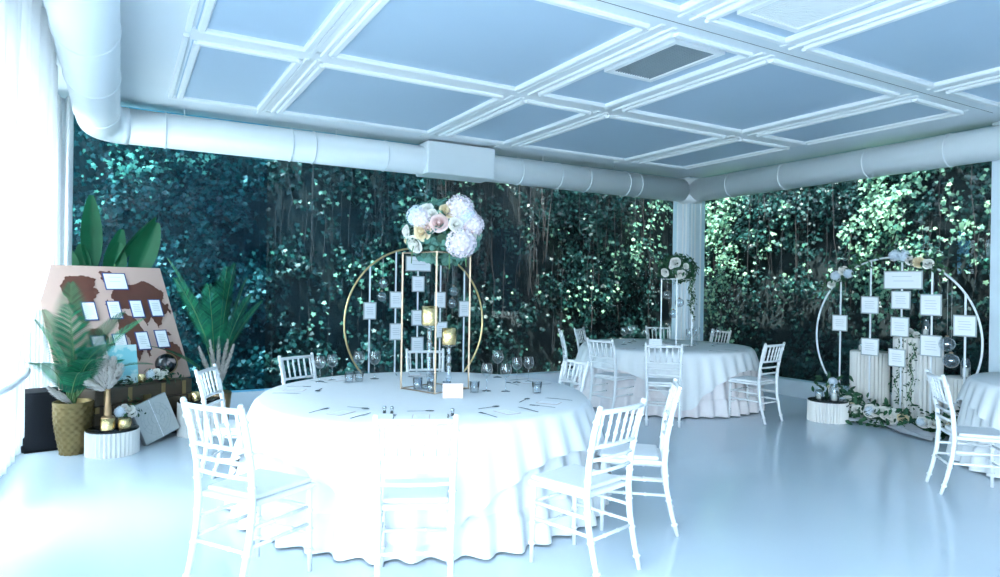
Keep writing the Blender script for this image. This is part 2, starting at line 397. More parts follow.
def ivy(side, n, m, seed, lo, hi, thin=0., size=(.06, .12)):
    rs = np.random.RandomState(seed)
    a = rs.rand(n) * (hi - lo) + lo; z = rs.rand(n) * 4.7 - .1
    nz = smooth_noise(a, z, seed, 1.7)
    keep = nz + rs.randn(n) * .35 > thin
    a, z, nz = a[keep], z[keep], nz[keep]
    dep = .08 + .16 * np.clip(nz + .4, 0, 1.3) + rs.rand(len(a)) * .16 + .25 * np.clip((z - 3.2), 0, 2) * rs.rand(len(a))
    S = size[0] + rs.rand(len(a)) * (size[1] - size[0])
    if side == 'back': P = np.stack([a, 10.34 - dep, z], 1); N = np.tile([0, -1, .35], (len(a), 1)).astype(float)
    else: P = np.stack([10.54 - dep, a, z], 1); N = np.tile([-1, 0, .35], (len(a), 1)).astype(float)
    return P, N, S, rs
def merge(objs, name):
    vs, lp, ls, lt, mi = [], [], [], [], []; nv = nl = 0; mats = []
    for o in objs:
        me = o.data; n = len(me.vertices); co_ = np.empty(n * 3, np.float32); me.vertices.foreach_get('co', co_)
        l_ = np.empty(len(me.loops), np.int32); me.loops.foreach_get('vertex_index', l_)
        st = np.empty(len(me.polygons), np.int32); me.polygons.foreach_get('loop_start', st); tt = np.empty(len(me.polygons), np.int32); me.polygons.foreach_get('loop_total', tt)
        if me.materials[0] not in mats: mats.append(me.materials[0])
        vs.append(co_); lp.append(l_ + nv); ls.append(st + nl); lt.append(tt); mi.append(np.full(len(st), mats.index(me.materials[0]), np.int32)); nv += n; nl += len(l_)
    me = bpy.data.meshes.new(name); me.vertices.add(nv); me.vertices.foreach_set('co', np.concatenate(vs)); me.loops.add(nl); me.loops.foreach_set('vertex_index', np.concatenate(lp))
    k = np.concatenate(ls); me.polygons.add(len(k)); me.polygons.foreach_set('loop_start', k); me.polygons.foreach_set('loop_total', np.concatenate(lt))
    for m_ in mats: me.materials.append(m_)
    me.polygons.foreach_set('material_index', np.concatenate(mi)); me.update(calc_edges=True)
    for o in objs: bpy.data.objects.remove(o)
    o = bpy.data.objects.new(name, me); col.objects.link(o); return o
def dapple_leaves(n, seed, side):  # unseen leaf layer added above the roof line to dapple the sun
    rs = np.random.RandomState(seed)
    a = rs.rand(n) * 13 - 2.6 if side == 'back' else rs.rand(n) * 10; b = 9.25 + rs.rand(n) * 1.2
    nz = smooth_noise(a, b, seed, 2.6); k = nz + rs.randn(n) * .15 > .12; a, b = a[k], b[k]
    z = 4.35 + rs.rand(len(a)) * .7
    P = np.stack([a, b, z] if side == 'back' else [b + .2, a, z], 1)
    return P, np.tile([0., 0, 1], (len(a), 1)), .10 + .08 * rs.rand(len(a)), rs
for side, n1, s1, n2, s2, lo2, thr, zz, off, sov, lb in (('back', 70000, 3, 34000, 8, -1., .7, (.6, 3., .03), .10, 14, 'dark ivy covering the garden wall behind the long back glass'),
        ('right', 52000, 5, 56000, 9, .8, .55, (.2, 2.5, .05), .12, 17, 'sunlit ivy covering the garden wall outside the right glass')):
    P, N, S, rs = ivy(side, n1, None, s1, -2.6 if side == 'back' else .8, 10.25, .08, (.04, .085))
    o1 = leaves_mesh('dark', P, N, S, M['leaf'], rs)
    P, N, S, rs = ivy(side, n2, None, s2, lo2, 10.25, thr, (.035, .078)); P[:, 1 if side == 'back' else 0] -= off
    k = rs.rand(len(P)) < np.clip((P[:, 2] - zz[0]) / zz[1], zz[2], 1)  # painted sunlit leaves get denser towards the top
    o2 = leaves_mesh('light', P[k], N[k], S[k], M['leaf_sunlit'], rs)
    P, N, S, rs = dapple_leaves(5200, sov, side)
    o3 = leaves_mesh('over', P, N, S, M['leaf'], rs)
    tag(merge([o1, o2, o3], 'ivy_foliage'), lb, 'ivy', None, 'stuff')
vm = MB()
for i in range(210):
    x = rnd.uniform(.6, 10.) if i < 110 else rnd.gauss(5.0, 1.3); z = rnd.uniform(2.2, 4.5); L = rnd.uniform(.6, 2.6); y = 10.34 - rnd.uniform(.16, .5)
    pts = []; xx = x
    for q in range(7):
        pts.append((xx, y + rnd.uniform(-.02, .02), max(.0, z - L * q / 6))); xx += rnd.gauss(0, .025)
    vm.tube(pts, rnd.uniform(.002, .005), 4, cap=False)
tag(vm.build('hanging_vines', M['vine']), 'bare brown vine stems hanging in front of the back ivy', 'vines', None, 'stuff')
vm = MB()
for i in range(110):
    y0 = rnd.uniform(1., 10.); z = rnd.uniform(2.2, 4.5); L = rnd.uniform(.6, 2.8); x0 = 10.54 - rnd.uniform(.16, .5)
    pts = []; yy = y0
    for q in range(7):
        pts.append((x0 + rnd.uniform(-.02, .02), yy, max(.0, z - L * q / 6))); yy += rnd.gauss(0, .03)
    vm.tube(pts, rnd.uniform(.002, .005), 4, cap=False)
tag(vm.build('hanging_vines', M['vine']), 'bare brown vine stems hanging in front of the right ivy', 'vines', None, 'stuff')

# ------------------------------------------------------------------ curtains
def curtain(y0, y1, x, label, tie=None, zb=.12, seed=1, fol=9, turn=None):
    rs = random.Random(seed); ph = rs.random() * 6
    e = empty('curtain', (x, (y0 + y1) / 2, 0), 0, label, 'curtain', 'white sheer curtains on the left wall')
    if turn is not None: e.rotation_euler = (0, 0, R(turn))
    H = 3.56; L = y1 - y0
    def f(u, v):
        z = zb + (H - zb) * v
        s = 1.; dx = 0.
        yc = .5
        if tie:
            zt, amt, yc = tie
            q = max(0, min(1, (zt + 1.2 - z) / 1.2)); q = q * q * (3 - 2 * q)
            s = 1 - amt * q * (1 if z > zt else 1 - .25 * min(1, (zt - z) / .5)); dx = -.20 * q
        y = (yc + (u - yc) * s - .5) * L
        amp = .05 + .03 * math.sin(u * 5 + ph)
        xx = amp * math.sin(u * fol * 2 * PI + ph + .5 * math.sin(v * 3)) + .025 * math.sin(u * fol * 5.1 * PI + v * 2)
        hem = .05 * math.sin(u * fol * 2 * PI + 1) if v == 0 else 0
        return (xx * (.6 + .4 * s) + dx, y, z + hem * .6)
    MB().grid(f, int(fol * 14), 40).build('drape', M['curtain'], e, solid=.004)
    if tie:
        zt, amt, yc = tie
        w = L * (1 - amt) / 2
        y = (yc + (.5 - yc) * (1 - amt) - .5) * L
        pts = [(-.20 + .10 * math.cos(t), y + (w + .02) * math.sin(t), zt + .02 * math.cos(t)) for t in [i * 2 * PI / 24 for i in range(24)]]
        MB().tube([(p[0], p[1], p[2]) for p in pts], .022, 8, closed=True).build('tieback', M['cloth'], e)
    return e
curtain(4.9, 7.4, -.57, 'white sheer curtain nearest the camera, gathered by a tieback', (.80, .38, .92), .22, 2, 12)
curtain(8.24, 8.66, -.67, 'narrow bunch of white sheer curtain hanging straight in the corner behind the map board', None, .06, 5, 4, -86)
curtain(2.2, 4.85, -.62, 'white sheer curtain sweeping up to the duct at the frame edge', (.9, .25, .8), .2, 9, 15)

# ------------------------------------------------------------------ chairs
def knots(m, p, q, r, ts):
    p, q = Vector(p), Vector(q); d = (q - p).normalized()
    for t in ts:
        c = p.lerp(q, t); m.tube([c - d * .010, c - d * .004, c + d * .004, c + d * .010], [r, r * 1.32, r * 1.32, r], 8, cap=False)
def make_chair():
    e = empty('chiavari_chair')
    w0, w1 = .195, .185
    MB().grid(lambda u, v: (0, 0, 0), 1, 1)
    sm = MB()
    sp = [(-.205, .205), (.205, .205), (.185, -.19), (-.185, -.19)]
    sm.prism(sp, .435, .462)
    sm.build('seat', M['chair'], e, bevel=.010)
    cu = MB().prism([(-.19, .195), (.19, .195), (.17, -.165), (-.17, -.165)], .462, .487)
    cu.build('cushion', M['cushion'], e, bevel=.011)
    def post(s):
        return [(s * .178, -.285, .0), (s * .180, -.245, .14), (s * .183, -.212, .30), (s * .186, -.200, .45), (s * .188, -.212, .62), (s * .192, -.243, .78), (s * .196, -.285, .925)]
    for s in (-1, 1):
        m = MB(); pp = post(s)
        m.tube(pp, [.013, .016, .017, .018, .017, .016, .015], 10)
        m.tube([pp[-1], (pp[-1][0], pp[-1][1] - .004, .94)], [.017, .011], 8)
        for k in range(6): knots(m, pp[k], pp[k + 1], .0165, (.5,))
        m.build('leg', M['chair'], e)
        m = MB(); a, b = (s * .188, .185, 0), (s * .182, .178, .44)
        m.tube([a, Vector(a).lerp(Vector(b), .6), b], [.012, .016, .017], 10); knots(m, a, b, .016, (.25, .5, .72))
        m.build('leg', M['chair'], e)
    def back_at(z):
        pp = post(1)
        for k in range(6):
            if pp[k][2] <= z <= pp[k + 1][2]:
                t = (z - pp[k][2]) / (pp[k + 1][2] - pp[k][2]); return pp[k][0] + (pp[k + 1][0] - pp[k][0]) * t, pp[k][1] + (pp[k + 1][1] - pp[k][1]) * t
    def rail(z, r, name, bow=.018):
        x, y = back_at(z); m = MB()
        m.tube([(-x, y, z), (-x * .5, y - bow * .8, z), (0, y - bow, z), (x * .5, y - bow * .8, z), (x, y, z)], r, 8)
        return m.build(name, M['chair'], e)
    rail(.905, .0145, 'top_rail'); rail(.715, .012, 'back_rail'); rail(.645, .011, 'back_rail'); rail(.575, .011, 'back_rail')
    for k in range(6):
        t = (k + .5) / 6 * 2 - 1
        x0, y0 = back_at(.715); x1, y1 = back_at(.905); bw = .018 * (1 - t * t)
        m = MB(); a, b = (t * x0, y0 - bw, .715), (t * x1, y1 - bw, .905)
        m.tube([a, b], .0085, 7); knots(m, a, b, .0085, (.33, .66)); m.build('spindle', M['chair'], e)
    def st(a, b, r=.0095):
        m = MB(); m.tube([a, b], r, 7); knots(m, a, b, r, (.33, .66)); m.build('stretcher', M['chair'], e)
    for s in (-1, 1):
        st((s * .186, .182, .25), (s * .182, -.22, .25)); st((s * .184, .180, .34), (s * .184, -.21, .34))
    st((-.186, .182, .20), (.186, .182, .20)); st((-.184, .18, .34), (.184, .18, .34)); st((-.18, -.224, .23), (.18, -.224, .23))
    return e
chair0 = make_chair(); used = [False]
def chair(cx, cyy, dx, dy, label, group, sc=1.):
    o = chair0 if not used[0] else copy_tree(chair0); used[0] = True
    o.location = (cx, cyy, 0); o.rotation_euler = (0, 0, face(dx, dy)); o.scale = (sc, sc, sc)
    return tag(o, label, 'chair', group)
T1 = (2.10, 4.83); T2 = (6.85, 7.15); T3 = (7.72, 2.42)
G1, G2 = 'white chairs around the big round table', 'white chairs around the far round table'
chair(.66, 3.80, .84, .55, 'white bamboo-style chair at the near left of the big round table, facing right', G1, 1.07)
chair(.85, 5.60, .90, -.44, 'white bamboo-style chair behind the near left chair, beside the dark-topped pedestal', G1, 1.0)
chair(1.41, 3.36, .40, .92, 'white bamboo-style chair pushed in at the front of the big table, seen from behind', G1, 1.02)
chair(1.60, 6.27, .45, -.89, 'white bamboo-style chair back showing behind the big table, left of the goblets', G1, .99)
chair(3.46, 5.10, -.99, .05, 'white bamboo-style chair tucked in at the far right edge of the big table', G1, 1.0)
chair(2.34, 3.13, -.25, .97, 'white bamboo-style chair at the front right of the big table, empty seat in full view', G1, 1.04)
chair(3.06, 3.50, -.76, .65, 'white bamboo-style chair turned edge-on to us, right of the big table', G1, 1.04)
chair(2.77, 6.34, -.30, -.95, 'white bamboo-style chair behind the big table, seen through the gold flower stand', G1, .99)
chair(5.72, 6.00, .68, .73, 'white bamboo-style chair in the middle front of the far round table', G2, 1.04)
chair(5.54, 6.70, .98, .2, 'white bamboo-style chair at the front left of the far round table', G2, 1.04)
chair(6.05, 8.14, .87, -.5, 'white bamboo-style chair edge-on at the far left of the far table', G2, 1.04)
chair(6.56, 8.38, .55, -.83, 'white bamboo-style chair behind the far table, beside the edge-on one', G2, 1.04)
chair(6.90, 5.66, -.12, .99, 'white bamboo-style chair pulled out at the right of the far table', G2, 1.04)
chair(8.12, 7.55, -.99, .1, 'white bamboo-style chair back behind the far table, right of the flower stand', G2, 1.04)
chair(7.95, 8.36, -.45, -.9, 'white bamboo-style chair back behind the far table, under the corner post', G2, 1.04)
chair(6.04, 2.76, .68, -.73, 'white bamboo-style chair at the right edge beside the cropped white table', None, 1.02)

# ------------------------------------------------------------------ tables
def round_table(name, c, r, zt, label, cloth_label, rot, sk, a=1.22, seed=1, fl=.11):
    e = empty(name, (c[0], c[1], 0), 0, label, 'table')
    rs = random.Random(seed); ph = rs.random() * 6; nf = 40
    def skf(u, v):
        th = u * 2 * PI; z = (zt - .012) * v + .015 * (1 - v)
        w = (1 - v) ** .8
        rr = r - .005 + fl * w + (.040 * math.sin(th * nf + ph + .8 * math.sin(th * 3)) + .015 * math.sin(th * 11 + ph)) * w
        return (rr * math.cos(th), rr * math.sin(th), z)
    m = MB().grid(skf, 416, 14)
    m.build('underskirt', sk, e)
    def tier(u, v):
        th = u * 2 * PI; z = .015 + (.24) * v
        w = 1.0
        rr = r + fl * .76 + .015 + (fl * .30 * (1 - v)) + (.042 * math.sin(th * nf + ph + .8 * math.sin(th * 3)) + .016 * math.sin(th * 11 + ph)) * w * (1 - .2 * v)
        if v > .99: rr -= .045
        return (rr * math.cos(th), rr * math.sin(th), z)
    MB().grid(tier, 416, 5).build('ruffle', sk, e)
    # overlay cloth: square cloth on the round top, corners hanging
    m = MB(); nth = 360; rings = 16
    vs = [(0, 0, zt)]; fs = []
    nr = rings + 3
    for k in range(nr):
        for j in range(nth):
            th = 2 * PI * j / nth
            if k < 3:
                rr = (r - .012) * (k + 1) / 3; vs.append((rr * math.cos(th), rr * math.sin(th), zt)); continue
            q = th - rot
            D = min(a * r / max(abs(math.cos(q)), 1e-6), a * r / max(abs(math.sin(q)), 1e-6)) - r
            D = min(D, zt - .05)
            D = .94 * D
            t = (k - 2) / rings; d = D * t
            w = (d / zt) ** .8
            rr = r + .012 - .022 * math.exp(-d * 40) + fl * w + .045 * min(1, d / .35) + (.040 * math.sin(th * nf + ph + .8 * math.sin(th * 3)) + .015 * math.sin(th * 11 + ph)) * w
            z = zt - max(0, d - .004)
            vs.append((rr * math.cos(th), rr * math.sin(th), z))
    fs += [(0, 1 + j, 1 + (j + 1) % nth) for j in range(nth)]
    for k in range(nr - 1):
        b0, b1 = 1 + k * nth, 1 + (k + 1) * nth
        fs += [(b0 + j, b1 + j, b1 + (j + 1) % nth, b0 + (j + 1) % nth) for j in range(nth)]
    m.add([(x + c[0], y + c[1], z + .006) for x, y, z in vs], fs, True)
    o = m.build('tablecloth', M['cloth'])
    # keep origin at the table
    o.data.transform(Matrix.Translation((-c[0], -c[1], 0))); o.location = (c[0], c[1], 0)
    tag(o, cloth_label, 'tablecloth')
    return e
Z1, Z2, Z3 = .765, .80, .79
round_table('round_table', T1, 1.25, Z1, 'big round table in the foreground with floor-length white skirt', 'white square overlay cloth draped over the big foreground table', R(20), M['cloth'], seed=1, fl=.14)
round_table('round_table', T2, 1.19, Z2, 'round table in the far corner with floor-length blush skirt', 'white overlay cloth draped over the far round table', R(12), M['skirt'], seed=4)
round_table('round_table', T3, 1.06, Z3, 'round table cut off by the right edge of the view', 'white overlay cloth on the table cut off at the right edge', R(38), M['cloth'], seed=6)
Z1 += .0065; Z2 += .0065; Z3 += .0065

# ------------------------------------------------------------------ tableware
def goblet(h=.22, rb=.045, bowl=.11, kind='wine'):
    e = empty('wine_glass')
    zb = h - bowl
    prof = [(0, zb), (rb * .55, zb + bowl * .10), (rb * .95, zb + bowl * .32), (rb * 1.03, zb + bowl * .5), (rb * .95, zb + bowl * .8), (rb * .84, h)]
    MB().lathe(prof, n=20, cap=False).build('bowl', M['clear'], e)
    MB().lathe([(.006, .008), (.0038, .02), (.0036, zb - .01), (.007, zb + .002)], n=10).build('stem', M['clear'], e)
    MB().lathe([(.036, 0), (.036, .002), (.02, .005), (.006, .009)], n=20).build('foot', M['clear'], e)
    return e
wg = goblet(); wused = [False]
def wine_glass(x, y, z, label, group, sc=1.):
    o = wg if not wused[0] else copy_tree(wg); wused[0] = True
    o.location = (x, y, z); o.scale = (sc,) * 3
    return tag(o, label, 'wine glass', group)
tumb = None
def tumbler(x, y, z, label, group, sc=1.):
    global tumb
    if tumb is None:
        tumb = MB().lathe([(.030, 0), (.034, .003), (.040, .09), (.038, .09), (.032, .006), (0, .006)], n=20, cap=False).build('water_tumbler', M['clear']); o = tumb
    else: o = tumb.copy(); col.objects.link(o)
    o.location = (x, y, z); o.scale = (sc,) * 3
    return tag(o, label, 'tumbler', group)
GW = 'wine glasses on the big table'
for x, y, l, s in ((1.49, 5.70, 'rounded wine glass at the far left of the big table, outer of a pair', 1.), (1.61, 5.75, 'rounded wine glass at the far left of the big table, inner of a pair', 1.),
                (1.84, 5.72, 'tall goblet left of the gold stand, in front of the gold ring, left one', 1.12), (1.97, 5.68, 'tall goblet left of the gold stand, nearer the stand', 1.12),
                (2.55, 4.66, 'wine glass right of the gold stand, front left of a cluster', 1.), (3.03, 5.33, 'wine glass right of the gold stand, standing tallest at the back of the cluster', 1.12),
                (2.68, 4.58, 'wine glass right of the gold stand, front right of the cluster', 1.), (3.02, 4.97, 'wine glass at the right of the big table, left of the far right pair', 1.), (3.14, 4.97, 'wine glass at the right of the big table, rightmost of all', 1.)):
    wine_glass(x, y, Z1, l, GW, s)
for x, y, l in ((1.70, 5.55, 'squat clear tumbler beside the left goblets'), (1.79, 5.56, 'squat clear tumbler touching the tall left goblets'), (2.86, 4.40, 'squat clear tumbler in front of the right wine glasses'), (2.42, 4.62, 'squat clear tumbler just right of the tent card')):
    tumbler(x, y, Z1, l, 'tumblers on the big table')
GR = 'wine glasses on the far table'
rp = [(6.28, 7.39), (6.57, 7.60), (6.84, 7.82), (6.42, 7.10), (6.93, 7.46), (7.24, 7.64), (6.97, 6.80), (7.16, 6.92), (7.42, 7.10), (7.37, 6.75), (7.70, 6.95)]
rl = ['leftmost wine glass on the far table', 'second wine glass from the left on the far table', 'third wine glass from the left on the far table', 'large wine glass on the far table standing nearest its front left', 'wine glass directly behind the white stand on the far table', 'wine glass behind the white stand, against the corner post',
      'wine glass at the front of the far table under the corner post', 'wine glass between the two right legs of the white stand', 'wine glass just right of the white stand on the far table', 'wine glass at the right of the far table, front of the pair', 'rightmost wine glass on the far table']
for (x, y), l in zip(rp, rl): wine_glass(x, y, Z2, l, GR, 1.14)

def fork_mesh():
    m = MB()
    m.add([(-.004, 0, .001), (.004, 0, .001), (.003, .11, .004), (.009, .13, .004), (.010, .15, .003), (-.010, .15, .003), (-.009, .13, .004), (-.003, .11, .004)], [(0, 1, 2, 7), (7, 2, 3, 6), (6, 3, 4, 5)])
    for k in range(4):
        x = -.0085 + k * .0057; m.box(x - .0014, .15, .002, x + .0014, .19, .0038)
    return m
def knife_mesh():
    return MB().add([(-.005, 0, .001), (.005, 0, .001), (.0045, .10, .003), (.010, .115, .003), (.009, .19, .002), (-.002, .215, .002), (-.0045, .10, .003)], [(0, 1, 2, 6), (6, 2, 3, 4, 5)])
def spoon_mesh():
    m = MB().add([(-.004, 0, .001), (.004, 0, .001), (.003, .12, .004), (-.003, .12, .004)], [(0, 1, 2, 3)])
    m.add([(0, .15, .002)] + [(.018 * math.sin(2 * PI * k / 14), .15 - .030 * math.cos(2 * PI * k / 14), .0045) for k in range(14)], [(0, 1 + k, 1 + (k + 1) % 14) for k in range(14)], True)
    return m
proto = {}
def item(name, mk, m, x, y, z, rz, label, cat, group, solid=.0015):
    if name not in proto:
        o = mk().build(name, m, solid=solid); proto[name] = o
    else:
        o = proto[name].copy(); col.objects.link(o)
    o.location = (x, y, z + .0012); o.rotation_euler = (0, 0, rz)
    return tag(o, label, cat, group)
def menu_card(x, y, z, rz, label, group):
    if 'menu' not in proto:
        e = empty('menu_card')
        MB().box(-.055, -.08, 0, .055, .08, .0015).build('border', M['rosegold'], e)
        MB().box(-.051, -.076, .0015, .051, .076, .002).build('sheet', M['paper'], e)
        m = MB()
        for k in range(7): m.box(-.03 + .004 * (k % 3), -.05 + k * .015, .002, .03 - .004 * (k % 2), -.0485 + k * .015, .0022)
        m.build('lettering', M['ink'], e)
        proto['menu'] = e; o = e
    else: o = copy_tree(proto['menu'])
    o.location = (x, y, z + .0005); o.rotation_euler = (0, 0, rz)
    return tag(o, label, 'menu card', group)
seats = [((.60, 3.80), 'before the near left chair'), ((.76, 5.56), 'before the far left chair'), ((1.41, 3.36), 'before the front chair seen from behind'), ((1.38, 6.27), 'before the back left chair'),
         ((3.60, 4.98), 'before the far right chair'), ((2.34, 3.13), 'before the front right chair'), ((3.05, 3.51), 'before the edge-on chair'), ((2.60, 6.42), 'before the back chair')]
for (sx, sy_), ph in seats:
    d = Vector((T1[0] - sx, T1[1] - sy_, 0)).normalized(); rgt = Vector((d.y, -d.x, 0)); rz = face(d.x, d.y)
    c0 = Vector((T1[0], T1[1], 0)) - d * 1.10
    def at(a, b): p = c0 + rgt * a + d * b; return p.x, p.y
    x, y = at(-.17, -.04); item('dinner_fork', fork_mesh, M['steel'], x, y, Z1, rz, 'steel dinner fork on the big table ' + ph, 'fork', 'forks on the big table')
    x, y = at(.17, -.05); item('dinner_knife', knife_mesh, M['steel'], x, y, Z1, rz, 'steel dinner knife on the big table ' + ph, 'knife', 'knives on the big table')
    x, y = at(-.10, .26); item('dessert_spoon', spoon_mesh, M['steel'], x, y, Z1, rz - PI / 2, 'steel dessert spoon on the big table ' + ph, 'spoon', 'spoons on the big table')
    x, y = at(.0, .07); menu_card(x, y, Z1, rz, 'white copper-edged menu card on the big table ' + ph, 'menu cards on the big table')
seats2 = [((5.72, 6.0), 'middle front chair'), ((5.28, 6.85), 'front left chair'), ((6.98, 5.62), 'pulled out right chair'), ((8.42, 7.02), 'back right chair')]
for (sx, sy_), ph in seats2:
    d = Vector((T2[0] - sx, T2[1] - sy_, 0)).normalized(); rgt = Vector((d.y, -d.x, 0)); rz = face(d.x, d.y)
    c0 = Vector((T2[0], T2[1], 0)) - d * 1.05
    def at(a, b): p = c0 + rgt * a + d * b; return p.x, p.y
    x, y = at(-.17, -.04); item('dinner_fork', fork_mesh, M['steel'], x, y, Z2, rz, 'steel dinner fork on the far table before the ' + ph, 'fork', 'forks on the far table')
    x, y = at(.17, -.05); item('dinner_knife', knife_mesh, M['steel'], x, y, Z2, rz, 'steel dinner knife on the far table before the ' + ph, 'knife', 'knives on the far table')
    x, y = at(0, .05); menu_card(x, y, Z2, rz, 'white menu card on the far table before the ' + ph, 'menu cards on the far table')
def tent_card(x, y, z, rz, w, h, label, edge):
    e = empty('table_card', (x, y, z), rz, label, 'table card')
    t = .045
    mtx = Matrix.Translation((0, -t, 0)) @ Matrix.Rotation(-math.atan2(t, h), 4, 'X')
    MB().box(-w / 2, 0, 0, w / 2, .002, h, mtx).build('front_panel', edge, e)
    MB().box(-w / 2 + .004, -.0008, .004, w / 2 - .004, 0, h - .004, mtx).build('front_sheet', M['paper'], e)
    m = MB()
    for k in range(3): m.box(-w * .3 + .006 * k, -.0014, h * (.28 + .2 * k), w * .3 - .004 * k, -.0009, h * (.30 + .2 * k), mtx)
    m.build('lettering', M['ink'], e)
    mtx2 = Matrix.Translation((0, t, 0)) @ Matrix.Rotation(math.atan2(t, h), 4, 'X')
    MB().box(-w / 2, -.002, 0, w / 2, 0, h, mtx2).build('rear_panel', edge, e)
tent_card(2.17, 4.49, Z1, face(.43, .9), .155, .115, 'white table card with thin rose border standing at the foot of the gold stand', M['rosegold'])
tent_card(6.36, 6.83, Z2, face(.68, .73), .17, .13, 'white table card standing on the far table before the white stand', M['paper'])
shm = None
def shaker(x, y, z, label):
    e = empty('salt_shaker', (x, y, z), 0, label, 'shaker', 'small shakers on the big table')
    MB().lathe([(.012, 0), (.0135, .004), (.011, .02), (.012, .032)], n=14).build('jar', M['clear'], e)
    MB().lathe([(.0125, .032), (.0125, .042), (.008, .047)], n=14).build('cap', M['steel'], e)
    MB().lathe([(.010, .002), (.009, .018)], n=10).build('filling', M['black'], e)
shaker(1.50, 4.12, Z1, 'small dark shaker at the front of the big table, left of a pair')
shaker(1.54, 4.09, Z1, 'small dark shaker at the front of the big table, right of a pair')
shaker(1.86, 3.85, Z1, 'small dark shaker standing alone behind the front chair')

# ------------------------------------------------------------------ flowers
def rose(r=.05, seed=0):
    rs = random.Random(seed); m = MB()
    layers = [(3, .25, 1.0, .95), (4, .45, .95, .55), (5, .72, .80, .15), (6, 1.0, .55, -.25)]
    for n, rad, h, open_ in layers:
        for k in range(n):
            a = 2 * PI * k / n + rs.random() * .6
            def f(u, v, a=a, rad=rad, h=h, n=n):
                th = a + (u - .5) * (2 * PI / n) * 1.35
                q = rad * r * (.35 + .65 * math.sin(v * PI * .5)) * (1 + .12 * (v ** 3) * (1 - 2 * abs(u - .5)))
                z = r * (h * v * 1.0 - .25 * (v ** 4) * (rad)) - r * .15 - r * .12 * abs(u - .5) * v
                return (q * math.cos(th), q * math.sin(th), z)
            m.grid(f, 4, 4)
    m.lathe([(0, -r * .15), (r * .22, 0), (r * .27, r * .3), (r * .2, r * .62), (r * .08, r * .78), (0, r * .8)], n=10)
    return m
def hydrangea(r=.07, n=75, seed=0):
    rs = random.Random(seed); m = MB()
    for i in range(n):
        t = (i + .5) / n; ph = math.acos(1 - 1.75 * t); th = i * 2.39996
        nrm = Vector((math.sin(ph) * math.cos(th), math.sin(ph) * math.sin(th), math.cos(ph)))
        c = nrm * r * rs.uniform(.9, 1.08); u = nrm.orthogonal().normalized(); w = nrm.cross(u)
        s = r * .26; a0 = rs.random() * 3
        for k in range(4):
            a = a0 + k * PI / 2; d = u * math.cos(a) + w * math.sin(a); e = u * -math.sin(a) + w * math.cos(a)
            m.add([c, c + d * s * .6 + e * s * .45 + nrm * s * .1, c + d * s + nrm * s * .25, c + d * s * .6 - e * s * .45 + nrm * s * .1], [(0, 1, 2, 3)])
    m.lathe([(0, -r * .5), (r * .6, -r * .35), (r * .85, 0), (r * .75, r * .4), (r * .4, r * .75), (0, r * .88)], n=12)
    return m
FM = {}
def flower_mesh(kind):
    if kind not in FM:
        mk, mt = {'white': (rose(.05, 1), 'white_petal'), 'cream': (rose(.05, 2), 'cream_petal'), 'blush': (rose(.05, 3), 'blush_petal'), 'hyd': (hydrangea(), 'hydra_petal'), 'hydb': (hydrangea(seed=4), 'bluewhite_petal')}[kind]
        o = mk.build('flower', M[mt]); FM[kind] = o.data; bpy.data.objects.remove(o)
    return FM[kind]
def put_flower(parent, kind, p, nrm, sc):
    nm = 'hydrangea' if kind.startswith('hyd') else 'rose'
    o = bpy.data.objects.new(nm, flower_mesh(kind)); col.objects.link(o); o.parent = parent
    o.location = p; o.rotation_euler = Vector(nrm).to_track_quat('Z', 'Y').to_euler(); o.scale = (sc,) * 3
    lb = {'cream': 'cream yellow rose', 'blush': 'blush pink rose', 'hyd': 'pale pink hydrangea', 'hydb': 'pale blue hydrangea'}.get(kind)
    if lb: o['label'] = lb
ROUND = np.array([(0, 0, 0), (.38, .2, .05), (.5, .55, .08), (.3, .9, .02), (0, 1, -.05), (-.3, .9, .02), (-.5, .55, .08), (-.38, .2, .05), (0, .5, -.02)])
RF = [(0, 1, 2, 8), (8, 2, 3, 4), (8, 4, 5, 6), (0, 8, 6, 7)]
LF7 = [(0, 1, 2, 6), (6, 2, 3), (6, 3, 4), (0, 6, 4, 5)]
LONG = np.array([(0, 0, 0), (.2, .3, .05), (.16, .7, .03), (0, 1, -.08), (-.16, .7, .03), (-.2, .3, .05), (0, .5, -.03)])
def foliage_ball(parent, rx, rz_, n, size, mtl, seed, shape=ROUND, faces=RF, hang=.5):
    rs = np.random.RandomState(seed)
    v = rs.randn(n, 3); v /= np.linalg.norm(v, axis=1)[:, None]
    P = v * np.array([rx, rx, rz_]) * (.72 + .34 * rs.rand(n))[:, None]
    o = leaves_mesh('foliage', P, v.copy(), size * (.7 + .6 * rs.rand(n)), mtl, rs, hang, parent, shape, faces)
    o['kind'] = 'stuff'; return o
# main arrangement, standing on the gold stand
SC = (2.22, 4.93)
eb = empty('flower_centerpiece', (SC[0] + .035, SC[1] - .02, 1.877), 0, 'large ball of white, blush and cream flowers with eucalyptus on the tall gold stand', 'flower arrangement')
cz = .175
base = empty('unused'); bpy.data.objects.remove(base)
fb = foliage_ball(eb, .30, .25, 900, .06, M['euca'], 21); fb.location = (0, 0, cz)
fb = foliage_ball(eb, .26, .21, 300, .06, M['dkgreen'], 22); fb.location = (0, 0, cz)
camd = Vector((-SC[0], -SC[1], -.45)).normalized(); cright = Vector((cy, -sy, 0)); cup = Vector((0, 0, 1))
def ball_pt(u, v, rx=.29, rz_=.235):     # u right, v up in [-1,1] on the ball as it faces the room
    w = math.sqrt(max(0, 1 - u * u - v * v))
    n = (cright * u + cup * v + Vector((camd.x, camd.y, 0)).normalized() * w)
    return Vector((n.x * rx, n.y * rx, n.z * rz_ + cz)), n
